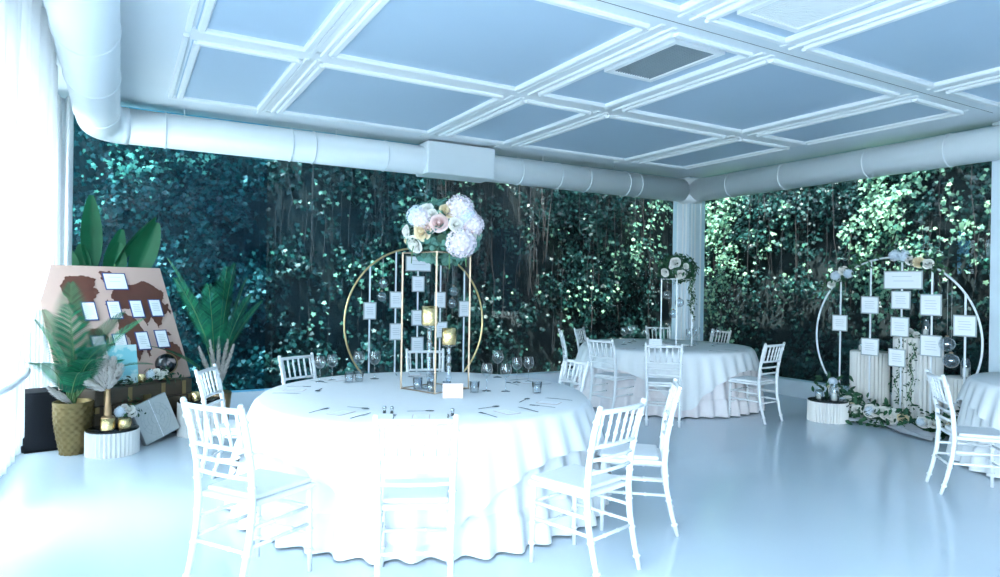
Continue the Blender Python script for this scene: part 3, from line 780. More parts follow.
for kind, u, v, s in (('white', -.42, .52, 1.1), ('hydb', -.62, .36, .95), ('hyd', -.50, .25, .9), ('white', -.30, .34, 1.0), ('blush', -.08, .12, 1.15), ('white', .32, .10, .95), ('hyd', .42, .58, 1.25), ('cream', .12, .50, 1.1), ('hyd', .75, .12, 1.0),
                   ('blush', .66, -.08, 1.0), ('white', .72, -.14, 1.0), ('hyd', .46, -.42, 1.35), ('cream', -.48, -.10, 1.25), ('blush', -.32, -.02, .8), ('white', -.66, -.46, 1.25), ('white', -.88, -.08, .9), ('hydb', .55, .42, .9), ('blush', .25, .66, .8)):
    p, n = ball_pt(u, v); put_flower(eb, kind, p + n * .022, n, s * 1.2)
for i in range(16):
    a = rnd.random() * 2 * PI; v = rnd.uniform(-.5, .8); n = Vector((math.cos(a), math.sin(a), v)).normalized()
    if n.dot(camd) > .1: continue
    put_flower(eb, rnd.choice(['white', 'blush', 'hyd', 'cream']), (n.x * .28, n.y * .28, n.z * .225 + cz), n, 1.1)
MB().lathe([(.10, 0), (.10, .02), (.13, .05), (.14, .12)], n=20).build('holder', M['dkgreen'], eb)
# trailing stem with blossoms hanging at the front
m = MB()
for k, (ox, oz) in enumerate(((.05, -.02), (-.2, .02), (.16, 0))):
    b = cright * ox + camd * .2; m.tube([(b.x, b.y, oz + .1), (b.x * 1.15, b.y * 1.15, oz - .02), (b.x * 1.18, b.y * 1.18, oz - .12)], .004, 5)
m.build('trailing_stems', M['palmr'], eb)['kind'] = 'stuff'

def post_stand(name, c, half, z0, h, r, m, label, rz, base_bars=True, mirror=False):
    e = empty(name, (c[0], c[1], z0), rz, label, 'stand')
    cs = [(half, 0), (0, half), (-half, 0), (0, -half)]
    for x, y in cs: MB().box(x - r, y - r, 0, x + r, y + r, h).build('post', m, e)
    t = MB(); b = MB()
    for i in range(4):
        p, q = Vector((*cs[i], 0)), Vector((*cs[(i + 1) % 4], 0))
        t.tube([(p.x, p.y, h - r), (q.x, q.y, h - r)], r, 4); b.tube([(p.x, p.y, r), (q.x, q.y, r)], r, 4)
    t.build('top_frame', m, e)
    if base_bars: b.build('base_frame', m, e)
    MB().prism([(x * .97, y * .97) for x, y in cs], h - .006, h).build('top_plate', m, e)
    return e
post_stand('flower_stand', SC, .272, Z1, 1.875 - Z1, .0065, M['champ'], 'tall champagne gold frame stand on the big table carrying the large flower ball', math.atan2(SC[1], SC[0]))
# dark mirror plate inside the stand
# candlesticks and cups
def candlestick(x, y, z, h, label):
    e = empty('crystal_candlestick', (x, y, z), 0, label, 'candlestick', 'crystal candlesticks inside the gold stand')
    MB().lathe([(.055, 0), (.055, .008), (.035, .018), (.016, .035), (.02, h * .18), (.028, h * .24), (.016, h * .3), (.022, h * .42), (.026, h * .5), (.018, h * .58), (.024, h * .72), (.015, h * .78), (.02, h * .9), (.012, h * .95)], n=8, smooth=False).build('shaft', M['crystal'], e)
    MB().lathe([(.012, h * .95), (.05, h * .98), (.055, h)], n=20).build('dish', M['crystal'], e)
def gold_cup(x, y, z, r, h, label, grp, cat='candle cup'):
    e = empty('gold_cup', (x, y, z), 0, label, cat, grp)
    MB().lathe([(r * .88, 0), (r * .97, h * .1), (r, h * .5), (r * .97, h), (r * .9, h), (r * .9, h * .55), (0, h * .55)], n=28, cap=True).build('cup', M['goldlight'], e)
    MB().lathe([(r * .78, h * .56), (r * .78, h * .85), (r * .6, h * .88), (0, h * .86)], n=18).build('candle', M['wax'], e)
    MB().tube([(0, 0, h * .86), (.002, 0, h * .86 + .012)], .0015, 5).build('wick', M['black'], e)
h1, h2 = 1.285 - Z1, 1.125 - Z1
candlestick(2.175, 4.95, Z1, h1, 'tall clear crystal candlestick inside the gold stand'); candlestick(2.34, 4.93, Z1, h2, 'shorter clear crystal candlestick inside the gold stand, right one')
GC = 'gold cups on the crystal candlesticks'
gold_cup(2.175, 4.95, Z1 + h1 + .001, .068, .155, 'hammered gold cup on the taller crystal candlestick', GC)
gold_cup(2.34, 4.93, Z1 + h2 + .001, .060, .135, 'hammered gold cup on the shorter crystal candlestick', GC)
def votive(x, y, z, r, h, label, grp):
    e = empty('votive_glass', (x, y, z), 0, label, 'votive', grp)
    MB().lathe([(r * .8, 0), (r * .95, .006), (r, h), (r * .93, h), (r * .88, .012), (0, .012)], n=18, cap=False).build('glass', M['crystal'], e)
    MB().lathe([(r * .55, .014), (r * .55, h * .45), (0, h * .45)], n=14).build('candle', M['wax'], e)
GV = 'clear votive glasses inside the gold stand'
votive(2.07, 4.93, Z1, .038, .10, 'clear votive glass by the left post of the gold stand', GV); votive(2.13, 4.79, Z1, .036, .085, 'clear votive glass at the front corner of the gold stand', GV)
votive(2.27, 4.81, Z1, .034, .075, 'clear votive glass between the front corner and the shorter candlestick', GV); votive(2.26, 5.07, Z1, .036, .11, 'clear votive glass behind the candlesticks in the gold stand', GV)
MB_ = MB().box(-.1, -.004, 0, .1, .004, .012).build('base_mirror', M['blackgloss']); bpy.data.objects.remove(MB_)

# small arrangement on the far table
S2 = (6.95, 7.04)
post_stand('flower_stand', S2, .215, Z2, .96, .009, M['white_metal'], 'slim white metal frame stand on the far table carrying a flower wreath', math.atan2(S2[1], S2[0]))
e2 = empty('flower_centerpiece', (S2[0], S2[1], Z2 + .962), 0, 'small dark green wreath ball with white roses on the white stand of the far table', 'flower arrangement')
fb = foliage_ball(e2, .27, .19, 700, .07, M['dkgreen'], 31, LONG, LF7); fb.location = (0, 0, .15)
cam2 = Vector((-S2[0], -S2[1], 0)).normalized()
for u, v, s in ((-.1, .35, 1.5), (-.62, -.38, 1.3), (.18, -.5, 1.5), (.45, .1, .9), (-.3, .05, .7)):
    w = math.sqrt(max(0, 1 - u * u - v * v)); n = cright * u + cup * v + cam2 * w
    put_flower(e2, 'white', (n.x * .27, n.y * .27, n.z * .19 + .15), n, s)
m = MB(); P = []
for k in range(3):
    x0 = cright * (.20 + .02 * k) + cam2 * (.14 - .05 * k); pts = []
    for q in range(12):
        t = q / 11; pts.append((x0.x + .02 * math.sin(q + k), x0.y, .05 - (.42 + .1 * k) * t)); P.append(pts[-1])
    m.tube(pts, .003, 4)
m.build('trailing_stem', M['palmr'], e2)
P = np.array(P * 4) + nrs.randn(len(P) * 4, 3) * .012
leaves_mesh('trailing_leaves', P, np.tile([cam2.x, cam2.y, .2], (len(P), 1)), .03 + .02 * nrs.rand(len(P)), M['dkgreen'], nrs, .8, e2, LONG, LF7)['kind'] = 'stuff'
def hang_globe(x, y, z, r, ztop, label, grp):
    e = empty('glass_globe', (x, y, z), 0, label, 'hanging globe', grp)
    pr = [(r * math.sin(t), -r * math.cos(t)) for t in [PI * i / 14 for i in range(14)]] + [(r * .22, r * .98)]
    MB().lathe(pr, n=22, cap=False).build('globe', M['crystal'], e)
    MB().lathe([(r * .24, r * .95), (r * .24, r * 1.12), (r * .08, r * 1.2)], n=12).build('cap', M['champ'], e)
    MB().tube([(0, 0, r * 1.15), (0, 0, ztop - z)], .0022, 5).build('cord', M['cardedge'], e)
GG = 'clear globes hanging on the far table stand'
top2 = Z2 + .955
for px, dz, l in ((-.14, 1.53, 'clear glass globe hanging highest under the white stand, left'), (.04, 1.42, 'clear glass globe hanging at mid height under the white stand, by the post'), (-.05, 1.26, 'clear glass globe hanging lowest under the white stand')):
    q = Vector((S2[0], S2[1], 0)) + cright * px + cam2 * .03
    hang_globe(q.x, q.y, dz, .062, top2, l, GG)

# ------------------------------------------------------------------ ring backdrops (seating plans)
def ring_stand(name, c, rad, zc, rz, m, label, rods, cards, tube_r, base_w=.7):
    """local frame: x to the right as seen from the room, -y towards the room"""
    e = empty(name, (c[0], c[1], 0), rz, label, 'ring stand')
    MB().tube([(rad * math.cos(t), 0, zc + rad * math.sin(t)) for t in [2 * PI * i / 96 for i in range(96)]], tube_r, 10, closed=True).build('ring', m, e)
    MB().box(-base_w / 2, -.10, 0, base_w / 2, .10, .02).box(-.2, -.02, .02, .2, .02, zc - rad + .03).build('base', m, e)
    for x, z0, z1 in rods:
        MB().box(x - .010, -.012, z0, x + .010, -.004, z1).build('rod', M['white_metal'], e)
    for x, z, w, h in cards:
        k = MB().box(-w / 2, 0, -h / 2, w / 2, .006, h / 2).build('card', M['cardedge'], e, loc=(x, -.022, z))
        b = .014
        MB().box(-w / 2 + b, -.0015, -h / 2 + b, w / 2 - b, 0, h / 2 - b).build('sheet', M['paper'], k)
        t = MB(); nl = 2 if w > .3 else 4
        for q in range(nl): t.box(-w * (.28 - .04 * (q % 2)), -.002, h * (.2 - .5 * q / nl) - .003, w * (.28 - .05 * ((q + 1) % 2)), -.0014, h * (.2 - .5 * q / nl) + .003)
        t.build('lettering', M['ink'], k)
    return e
def chord(x, rad, zc): return zc + math.sqrt(max(0, rad * rad - x * x))
GCN = (3.43, 8.22); gr, gz = .985, 1.12
gcards = [(0, 1.90, .36, .20), (-.66, 1.278, .17, .22), (-.31, 1.419, .17, .22), (-.305, 1.004, .17, .22), (.0, 1.632, .18, .21), (0, 1.182, .18, .21), (0, .825, .18, .21), (.32, 1.421, .17, .22), (.35, 1.017, .17, .22), (.69, 1.299, .17, .22)]
ring_stand('ring_backdrop', GCN, gr, gz, 0, M['gold'], 'round gold ring stand with white cards on rods behind the big table', [(x, chord(x, gr, gz) - 2 * (chord(x, gr, gz) - gz) + .0, chord(x, gr, gz)) for x in (-.66, -.31, 0, .33, .69)], gcards, .013)
GB = 'clear globes hanging in the gold ring'
for x, z, l in ((2.944, 1.63, 'clear glass globe in the gold ring, upper one on the left'), (2.946, 1.46, 'clear glass globe in the gold ring, lower one on the left'), (3.955, 1.54, 'clear glass globe in the gold ring, upper one behind the gold stand'), (3.957, 1.375, 'clear glass globe in the gold ring, lower one behind the gold stand')):
    hang_globe(x, 8.205 + (.05 if z in (1.46, 1.375) else 0), z, .068, chord(x - GCN[0], gr, gz), l, GB)
WC = (8.22, 4.70); wr, wz = 1.0, 1.04
k97 = .966
def wz_(z): return 1.6 + (z - 1.6) * k97
# local +x runs towards -Y, so the ring is turned to face the room
wcards = [(WC[1] - y * k97, wz_(z), w, h) for y, z, w, h in ((5.545, 1.187, .21, .21), (5.132, 1.444, .23, .22), (5.124, .897, .23, .22), (4.716, 1.768, .46, .22), (4.737, 1.518, .23, .22), (4.744, 1.18, .22, .24), (4.775, .789, .21, .22), (4.381, 1.466, .24, .25), (4.374, .973, .24, .25), (4.006, 1.235, .24, .24))]
ring_stand('ring_backdrop', WC, wr, wz, -PI / 2, M['white_metal'], 'round white ring stand with bordered cards on rods before the right glass', [(x, .30 if abs(x) > .5 else .15, chord(x, wr, wz)) for x in (-.655, -.255, .13, .475, .83)], wcards, .012)
GWH = 'clear globes hanging in the white ring'
hang_globe(8.20, 4.05, 1.03, .085, chord(WC[1] - 4.05, wr, wz), 'clear glass globe hanging in the white ring, upper one', GWH)
hang_globe(8.27, 4.04, .84, .085, chord(WC[1] - 4.04, wr, wz), 'clear glass globe hanging in the white ring, lower one', GWH)

# ------------------------------------------------------------------ pedestals
def fluted(x, y, r, h, label, nfl=36, top=M['flute'], grp=None, depth=.07):
    e = empty('fluted_pedestal', (x, y, 0), 0, label, 'pedestal', grp)
    n = nfl * 4; ring = []
    for j in range(n):
        th = 2 * PI * j / n; q = r * (1 - depth * .5 * (1 + math.cos(th * nfl)) )
        ring.append((q * math.cos(th), q * math.sin(th)))
    MB().prism(ring, 0, h - .012).build('body', M['flute'], e)
    MB().lathe([(r * .97, h - .012), (r * .98, h - .006), (r * .97, h)], n=48).build('top', top, e)
    return e
GP = 'white fluted pedestals by the right glass'
fluted(8.62, 5.20, .235, .83, 'medium tall white fluted pedestal left of the white ring', 30, grp=GP)
fluted(8.60, 4.58, .27, 1.06, 'tallest white fluted pedestal in the centre of the white ring', 34, grp=GP)
fluted(8.62, 3.98, .265, .63, 'short white fluted pedestal at the right of the white ring', 34, grp=GP)
fluted(7.68, 5.16, .235, .26, 'low white fluted drum with black top on the floor left of the ring', 40, M['blackgloss'])
fluted(-.05, 7.17, .225, .235, 'low white fluted drum with black top beside the gold plant pot', 36, M['blackgloss'])
fluted(.76, 7.70, .235, .36, 'white fluted pedestal with dark top behind the far left chair', 36, M['blackgloss'])

# ------------------------------------------------------------------ candles by the right ring
def hurricane(x, y, z, r, h, label, grp):
    e = empty('candle_jar', (x, y, z), 0, label, 'candle jar', grp)
    MB().lathe([(r * .9, 0), (r, .006), (r, h * .8), (r * .7, h * .95), (r * .72, h)], n=20, cap=False).build('glass', M['crystal'], e)
    MB().lathe([(r * .6, .008), (r * .6, h * .5), (0, h * .5)], n=14).build('candle', M['wax'], e)
GJ = 'glass candle jars by the white ring'
hurricane(7.62, 5.24, .261, .045, .13, 'small glass candle jar on the low drum, left one', GJ)
hurricane(7.66, 5.06, .261, .055, .20, 'taller glass candle jar on the low drum, right one', GJ)
hurricane(8.55, 5.28, .831, .045, .15, 'glass candle jar on the medium tall pedestal, left one', GJ)
hurricane(8.55, 5.10, .831, .045, .17, 'glass candle jar on the medium tall pedestal, right one', GJ)
hurricane(8.52, 4.45, 1.061, .045, .22, 'slim glass candle jar on the tallest pedestal', GJ)
hurricane(8.55, 4.02, .631, .05, .22, 'glass candle jar on the short pedestal', GJ)
# white flowers on the tallest pedestal
def posy(name, x, y, z, label, flowers, rad, n, mt, seed, size=.06, hang=.2, rz=0):
    e = empty(name, (x, y, z), rz, label, 'flowers')
    rs = np.random.RandomState(seed)
    P = rs.randn(n, 3) * np.array([rad[0], rad[1], rad[2]]) * .55; P[:, 2] = np.abs(P[:, 2]) + .01
    Nn = P / (np.linalg.norm(P, axis=1)[:, None] + 1e-6)
    leaves_mesh('foliage', P, Nn, size * (.7 + .6 * rs.rand(n)), mt, rs, hang, e, LONG, LF7)['kind'] = 'stuff'
    for kind, p, s in flowers: put_flower(e, kind, p, Vector((p[0], p[1], abs(p[2]) + .05)) + Vector((-.1, -.15, 0)), s)
    return e
posy('flower_posy', 8.52, 4.62, 1.062, 'white blossoms lying on top of the tallest pedestal', [('hydb', (-.05, .09, .04), .7), ('white', (-.04, -.02, .04), 1.0), ('white', (-.06, -.09, .03), .9), ('white', (.0, .02, .07), .9)], (.12, .12, .05), 60, M['dkgreen'], 41)
# ivy trails down the tallest pedestal
for yy, zz, L, l in ((4.66, 1.05, .80, 'thin dark trailing vine on the tallest pedestal, left strand'), (4.50, 1.0, .74, 'thin dark trailing vine on the tallest pedestal, right strand')):
    e = empty('trailing_vine', (8.31, yy, 0), 0, l, 'vine', 'vines trailing down the tallest pedestal')
    pts = [(.015 * math.sin(q * .9) + .0, .03 * math.sin(q * .7 + yy * 9), zz - L * q / 20) for q in range(21)]
    MB().tube(pts, .004, 5).build('stem', M['palmr'], e)
    P = np.array(pts * 5) + nrs.randn(105, 3) * np.array([.008, .03, .02])
    leaves_mesh('leaf_spray', P, np.tile([-1., -.2, .2], (105, 1)), .025 + .02 * nrs.rand(105), M['dkgreen'], nrs, .8, e, LONG, LF7)['kind'] = 'stuff'
# garland on the floor
def garland(pts, label, n, fl, seed, name='flower_garland', w=.09):
    e = empty(name, (pts[0][0], pts[0][1], 0), 0, label, 'garland')
    o = Vector((pts[0][0], pts[0][1], 0)); rs = np.random.RandomState(seed)
    V = [Vector(p) - o for p in pts]
    P = []
    for i in range(n):
        t = rs.rand() * (len(V) - 1); k = min(int(t), len(V) - 2); p = V[k].lerp(V[k + 1], t - k); P.append((p.x, p.y, p.z))
    P = np.array(P) + rs.randn(n, 3) * w; P[:, 2] = np.maximum(P[:, 2], .03)
    leaves_mesh('foliage', P, np.tile([-.6, -.4, .7], (n, 1)), .06 + .06 * rs.rand(n), M['dkgreen'], rs, .0, e, LONG, LF7)['kind'] = 'stuff'
    rr = random.Random(seed)
    for i in range(fl):
        t = (i + rr.random()) / fl * (len(V) - 1); k = min(int(t), len(V) - 2); p = V[k].lerp(V[k + 1], t - k) + Vector((rr.uniform(-.13, .0), rr.uniform(-.08, .08), rr.uniform(.04, .11)))
        kd = rr.choice(['white', 'white', 'white', 'white', 'cream'] if i % 4 else ['hydb']); put_flower(e, kd, p, (-.6, -.5, .6), rr.uniform(1.1, 1.5) * (.55 if kd == 'hydb' else 1))
garland([(8.02, 5.34, .36), (8.02, 5.16, .14), (7.98, 4.9, .09), (7.98, 4.6, .08), (8.02, 4.42, .06)], 'garland of white roses and greenery on the floor before the white ring', 760, 24, 51)
garland([(8.02, 4.2, .06), (8.1, 3.9, .08), (8.12, 3.75, .12)], 'shorter leafy garland on the floor behind the chair at the right edge', 420, 9, 52)
# sprays tied to the white ring
def ring_spray(y, label, fl, seed, size=.07):
    t = math.asin(max(-1, min(1, (WC[1] - y) / wr))); z = wz + wr * math.cos(t)
    e = empty('flower_spray', (8.20, y, z), 0, label, 'flower spray', 'flower sprays tied to the white ring')
    rs = np.random.RandomState(seed); n = 110
    s = rs.randn(n) * .2; P = np.stack([rs.randn(n) * .04 - .03, s, -s * math.tan(t) * -1 * .9 * -1 + rs.randn(n) * .06], 1)
    P[:, 2] = -(WC[1] - y) / wr * -s * 1.0 * (1 if True else 0) * 1.0 + rs.randn(n) * .06
    leaves_mesh('foliage', P, np.tile([-1., -.2, .2], (n, 1)), size * (.7 + .6 * rs.rand(n)), M['dkgreen'], rs, .2, e, LONG, LF7)['kind'] = 'stuff'
    for kind, dy, dz, sc in fl: put_flower(e, kind, (-.06, dy, dz + (WC[1] - y) / wr * dy), (-1, -.5, .3), sc)
ring_spray(5.28, 'white flower spray tied to the upper left of the white ring', [('hydb', .1, .02, .9), ('white', .0, .03, 1.2), ('hydb', -.07, -.05, .8), ('white', .16, -.06, 1.)], 61)
ring_spray(4.40, 'pale blue and white flower spray tied to the top right of the white ring', [('hydb', .22, .0, .9), ('hydb', .12, .02, 1.0), ('white', .03, -.01, 1.2), ('cream', -.06, -.01, 1.3), ('white', -.16, .0, 1.2)], 62)
# tulle on the floor
def tul(u, v):
    y = 5.05 - 1.15 * u; x = 7.72 + .12 * math.sin(u * 5) + .22 * v
    return (x, y, .012 + .05 * abs(math.sin(u * 9 + v * 5)) * (.3 + v) + .03 * math.sin(v * 9 + u * 3) ** 2)
tag(MB().grid(tul, 50, 12).build('tulle_cloth', M['tulle'], solid=.003), 'crumpled grey tulle lying on the floor along the garland', 'fabric')

# ------------------------------------------------------------------ left corner display
UY = R(25)
ub = Vector((math.cos(UY), math.sin(UY), 0)); nb = Vector((-math.sin(UY), math.cos(UY), 0))
W_, H_ = 1.30, 1.38
lean = R(30)
tu = R(32); ut = Vector((math.cos(tu), math.sin(tu), 0)); nt_ = Vector((-math.sin(tu), math.cos(tu), 0))
TC = Vector((-.20, 7.38, 0)); TZ = .57
def on_trunk(u, n, z=TZ): return TC + ut * u + nt_ * n + Vector((0, 0, z))
# trunk
et = empty('travel_trunk', TC, tu, 'dark wooden travel trunk with brass fittings under the map board', 'trunk')
TL_, TD_ = 1.04, .50
MB().box(0, 0, .02, TL_, TD_, .40).build('body', M['trunkw'], et, bevel=.012)
MB().box(-.006, -.006, .404, TL_ + .006, TD_ + .006, TZ).build('lid', M['trunkw'], et, bevel=.02)
for x in (.10, .34, .70, .94):
    MB().box(x - .022, -.012, .03, x + .022, -.001, .395).box(x - .022, -.014, .41, x + .022, -.007, TZ - .015).build('strap', M['brass'], et, bevel=.003)
MB().box(.48, -.020, .36, .56, -.001, .46).lathe([(.012, 0), (.012, .006)], (.52, -.022, .41), 12).build('lock', M['brass'], et, bevel=.003)
for x in (.02, TL_ - .02):
    MB().box(x - .02, -.008, .02, x + .02, .03, .08).box(x - .02, -.008, .34, x + .02, .03, .40).build('corner_guard', M['brass'], et)
MB().box(.03, .03, 0, TL_ - .03, TD_ - .03, .02).build('base', M['black'], et)
# board
BR = Vector((.746, 8.0, TZ + .003)) + nb * .08 - ub * .03
BL = BR - ub * W_
bo = empty('map_board', BL, UY, 'tan world map board with brown continents and white cards leaning in the corner', 'map board')
bm_ = Matrix.Rotation(-lean, 4, 'X')
pl = MB().box(0, 0, 0, W_, .018, H_, bm_).build('panel', M['board'], bo, bevel=.004)
def relief(poly, name='continent'):
    m = MB(); n = len(poly)
    fv = [bm_ @ Vector((x * W_, -.006, z * H_)) for x, z in poly]; bv = [bm_ @ Vector((x * W_, -.0008, z * H_)) for x, z in poly]
    m.add(fv + bv, [tuple(range(n))] + [(i, n + i, n + (i + 1) % n, (i + 1) % n) for i in range(n)])
    return m.build(name, M['land'], bo)
def jag(poly, k=2, a=.012, seed=1):
    rs = random.Random(seed); out = []
    for i, p in enumerate(poly):
        q = poly[(i + 1) % len(poly)]
        out.append(p)
        for j in range(1, k + 1):
            t = j / (k + 1); out.append((p[0] + (q[0] - p[0]) * t + rs.uniform(-a, a), p[1] + (q[1] - p[1]) * t + rs.uniform(-a, a)))
    return out
conts = [
 [(.16, .82), (.22, .90), (.34, .91), (.44, .88), (.40, .80), (.44, .76), (.38, .70), (.36, .62), (.33, .57), (.30, .50), (.24, .46), (.25, .54), (.20, .62), (.19, .72)],   # north america
 [(.47, .94), (.56, .96), (.60, .90), (.55, .82), (.49, .86)],                                                                    # greenland
 [(.28, .44), (.36, .46), (.42, .38), (.40, .28), (.35, .18), (.32, .06), (.29, .16), (.28, .30)],                               # south america
 [(.52, .72), (.56, .80), (.62, .84), (.70, .83), (.80, .87), (.90, .82), (.97, .76), (.93, .68), (.95, .58), (.88, .50), (.84, .44), (.80, .54), (.75, .46), (.71, .56), (.66, .60), (.60, .62), (.55, .62)],  # eurasia
 [(.52, .56), (.60, .58), (.67, .52), (.71, .42), (.66, .34), (.65, .22), (.61, .16), (.58, .26), (.58, .36), (.51, .42)],          # africa
 [(.84, .26), (.90, .31), (.96, .28), (.97, .18), (.92, .13), (.85, .17)],                                                        # australia
 [(.46, .66), (.49, .70), (.50, .65), (.48, .62)], [(.70, .26), (.725, .28), (.72, .20), (.70, .20)], [(.94, .62), (.98, .66), (.975, .56)], [(.82, .40), (.90, .42), (.93, .37), (.85, .36)]]
for i, c in enumerate(conts): relief(jag(jag(c, 2, .012, i), 2, .006, i + 50))
def bcard(x, z, w, h, nl):
    k = MB().box(-w / 2, 0, -h / 2, w / 2, .004, h / 2).build('card', M['navy'], bo)
    k.location = bm_ @ Vector((x * W_, -.012, z * H_)); k.rotation_euler = (-lean, 0, 0); b = .012
    MB().box(-w / 2 + b, -.0015, -h / 2 + b, w / 2 - b, 0, h / 2 - b).build('sheet', M['paper'], k)
    t = MB()
    for q in range(nl): t.box(-w * .26, -.002, h * (.24 - .5 * q / nl) - .003, w * (.26 - .05 * (q % 2)), -.0014, h * (.24 - .5 * q / nl) + .003)
    t.build('lettering', M['ink'], k)
bcard(.585, .86, .24, .21, 2)
for i, x in enumerate((.33, .52, .70, .86)): bcard(x, .60 + .006 * i, .14, .22, 5)
for i, x in enumerate((.34, .50, .68, .84)): bcard(x, .315 + .008 * i, .14, .22, 5)
# trunk-top things
p = on_trunk(.82, .13); eg = empty('desk_globe', p, 0, 'small black desk globe with pale continents on the trunk', 'globe')
gl = MB().lathe([(.105 * math.sin(t), -.105 * math.cos(t)) for t in [PI * i / 20 for i in range(21)]], n=28, cap=False).build('sphere', M['globe'], eg, loc=(0, 0, .165))
MB().lathe([(.06, 0), (.06, .010), (.02, .018), (.010, .03), (.010, .055)], n=20).build('base', M['brass'], eg)
MB().tube([(.112 * math.cos(t), 0, .165 + .112 * math.sin(t)) for t in [-PI / 2 + PI * i / 20 for i in range(21)]], .005, 6).build('arc', M['brass'], eg)
p = on_trunk(.53, .10); gold_cup(p.x, p.y, TZ + .001, .036, .085, 'small gold candle cup on the trunk by the blue map', 'gold candle cups on the left display')
p = on_trunk(.68, .07); posy('flower_posy', p.x, p.y, TZ + .001, 'small posy of white flowers with green leaves on the trunk', [('hydb', (-.05, -.02, .07), .75), ('white', (.03, -.04, .06), .9), ('white', (-.01, -.05, .10), .8), ('white', (.07, 0, .08), .8)], (.16, .07, .10), 110, M['dkgreen'], 71, .06)
p = on_trunk(.33, .06); posy('leaf_sprig', p.x, p.y, TZ + .001, 'low green leafy sprig on the trunk in front of the blue map', [], (.12, .035, .04), 60, M['dkgreen'], 72, .05)
# open blue map leaflet standing on the trunk
p = on_trunk(.25, .19)
em = empty('map_leaflet', (p.x, p.y, TZ + .002), tu - R(4), 'open pale blue map leaflet standing on the trunk', 'leaflet')
for s, a in ((-1, 10), (1, -14)):
    mt = Matrix.Rotation(R(a), 4, 'Z') @ Matrix.Rotation(-R(17), 4, 'X')
    MB().box(*( (-.27, -.003, 0, -.002, .003, .40) if s < 0 else (.002, -.003, 0, .27, .003, .40)), mt).build('page', M['bluemap'], em)
# canvas leaning on the trunk
ec = empty('wedding_canvas', (.21, 7.38, .0), R(32), 'square pale grey canvas with circular line ornament leaning on the trunk', 'canvas')
cm = Matrix.Translation((0, -.04, 0)) @ Matrix.Rotation(-R(15), 4, 'X') @ Matrix.Rotation(-R(17), 4, 'Y')
cm = Matrix.Translation((0, -.05, .003)) @ Matrix.Rotation(-R(14), 4, 'X') @ Matrix.Rotation(-R(16), 4, 'Y')
MB().box(0, 0, 0, .40, .055, .40, cm).build('block', M['canvasside'], ec, bevel=.004)
MB().box(.004, -.003, .004, .396, 0, .396, cm).build('face', M['canvas'], ec)
m = MB()
for r_ in (.05, .09, .13, .16):
    m.tube([cm @ Vector((.20 + r_ * math.cos(t), -.004, .2 + r_ * math.sin(t) * 1.0)) for t in [2 * PI * i / 40 for i in range(40)]], .0018, 4, closed=True)
for i in range(12):
    a = 2 * PI * i / 12; m.tube([cm @ Vector((.20 + .05 * math.cos(a), -.004, .2 + .05 * math.sin(a))), cm @ Vector((.20 + .16 * math.cos(a + .3), -.004, .2 + .16 * math.sin(a + .3)))], .0015, 4)
m.build('ornament', M['cardedge'], ec)
MB().box(.197, -.004, .004, .204, -.003, .396, cm).build('fold_strip', M['paper'], ec)
# gold pot with palm
def pot(e, r0, r1, h, name='pot'):
    n = 96; rows = 48; vs = []; fs = []
    for k in range(rows + 1):
        t = k / rows; z = h * t; r = r0 + (r1 - r0) * math.sin(t * PI * .55) / math.sin(PI * .55)
        if t > .96: r *= 1.015
        for j in range(n):
            th = 2 * PI * j / n
            s = math.sin(th * 14 + (PI if int(t * 14) % 2 else 0)) * (1 - .6 * ((t * 14) % 1)) - .8 * ((t * 14) % 1)
            d = .006 * s * (1 if t < .95 else 0)
            vs.append(((r + d) * math.cos(th), (r + d) * math.sin(th), z))
    for k in range(rows):
        fs += [(k * n + j, k * n + (j + 1) % n, (k + 1) * n + (j + 1) % n, (k + 1) * n + j) for j in range(n)]
    fs.append(tuple(range(n - 1, -1, -1)))
    MB().add(vs, fs, True).build(name, M['pot'], e)
    MB().lathe([(r1 * .99, h - .01), (r1 * .99, h + .001), (r1 * .9, h), (r1 * .9, h - .04), (0, h - .035)], n=40, cap=False).build('rim', M['pot'], e)
    MB().lathe([(r1 * .9, h - .05), (0, h - .03)], n=20).build('soil', M['soil'], e)
def frond(parent, base, az, length, rise, droop, nl, lw, ll, m=None, name='frond', t0=.2):
    """a feather palm frond from base; az in plan, rise angle, bending down by droop"""
    d0 = Vector((math.cos(az), math.sin(az), 0)); pts = []; p = Vector(base); a = rise; st = length / 20
    for q in range(21):
        pts.append(p.copy()); p = p + (d0 * math.cos(a) + Vector((0, 0, 1)) * math.sin(a)) * st; a -= droop / 20
    g = MB(); side0 = d0.cross(Vector((0, 0, 1)))
    for i in range(nl):
        t = t0 + (1 - t0) * i / (nl - 1); k = min(int(t * 20), 19); f = t * 20 - k; c = pts[k].lerp(pts[k + 1], f); tan = (pts[k + 1] - pts[k]).normalized()
        up = side0.cross(tan).normalized()
        L = ll * (math.sin(PI * min(1, (t - t0 + .08) / (1.1 - t0))) ** .6) * (1 - .25 * t)
        for s in (-1, 1):
            dirv = (side0 * s * (.95 - .30 * t) + tan * (.35 + .5 * t) + up * .15).normalized()
            wv = tan * lw
            mid = c + dirv * L * .55 + Vector((0, 0, -L * .05)); tip = c + dirv * L + Vector((0, 0, -L * .16))
            g.add([c - wv * .4, c + wv * .4, mid + wv * .5, tip, mid - wv * .5], [(0, 1, 2, 4), (4, 2, 3)])
    o = g.build(name, m or M['palm'], parent)
    MB().tube(pts, [.007 * (1 - .8 * q / 20) for q in range(21)], 5).build('rachis', M['palmr'], o)
    return o
ep = empty('potted_palm', (-.37, 7.33, 0), 0, 'feather palm in a textured gold pot in front of the black box', 'potted plant')
pot(ep, .105, .165, .485)
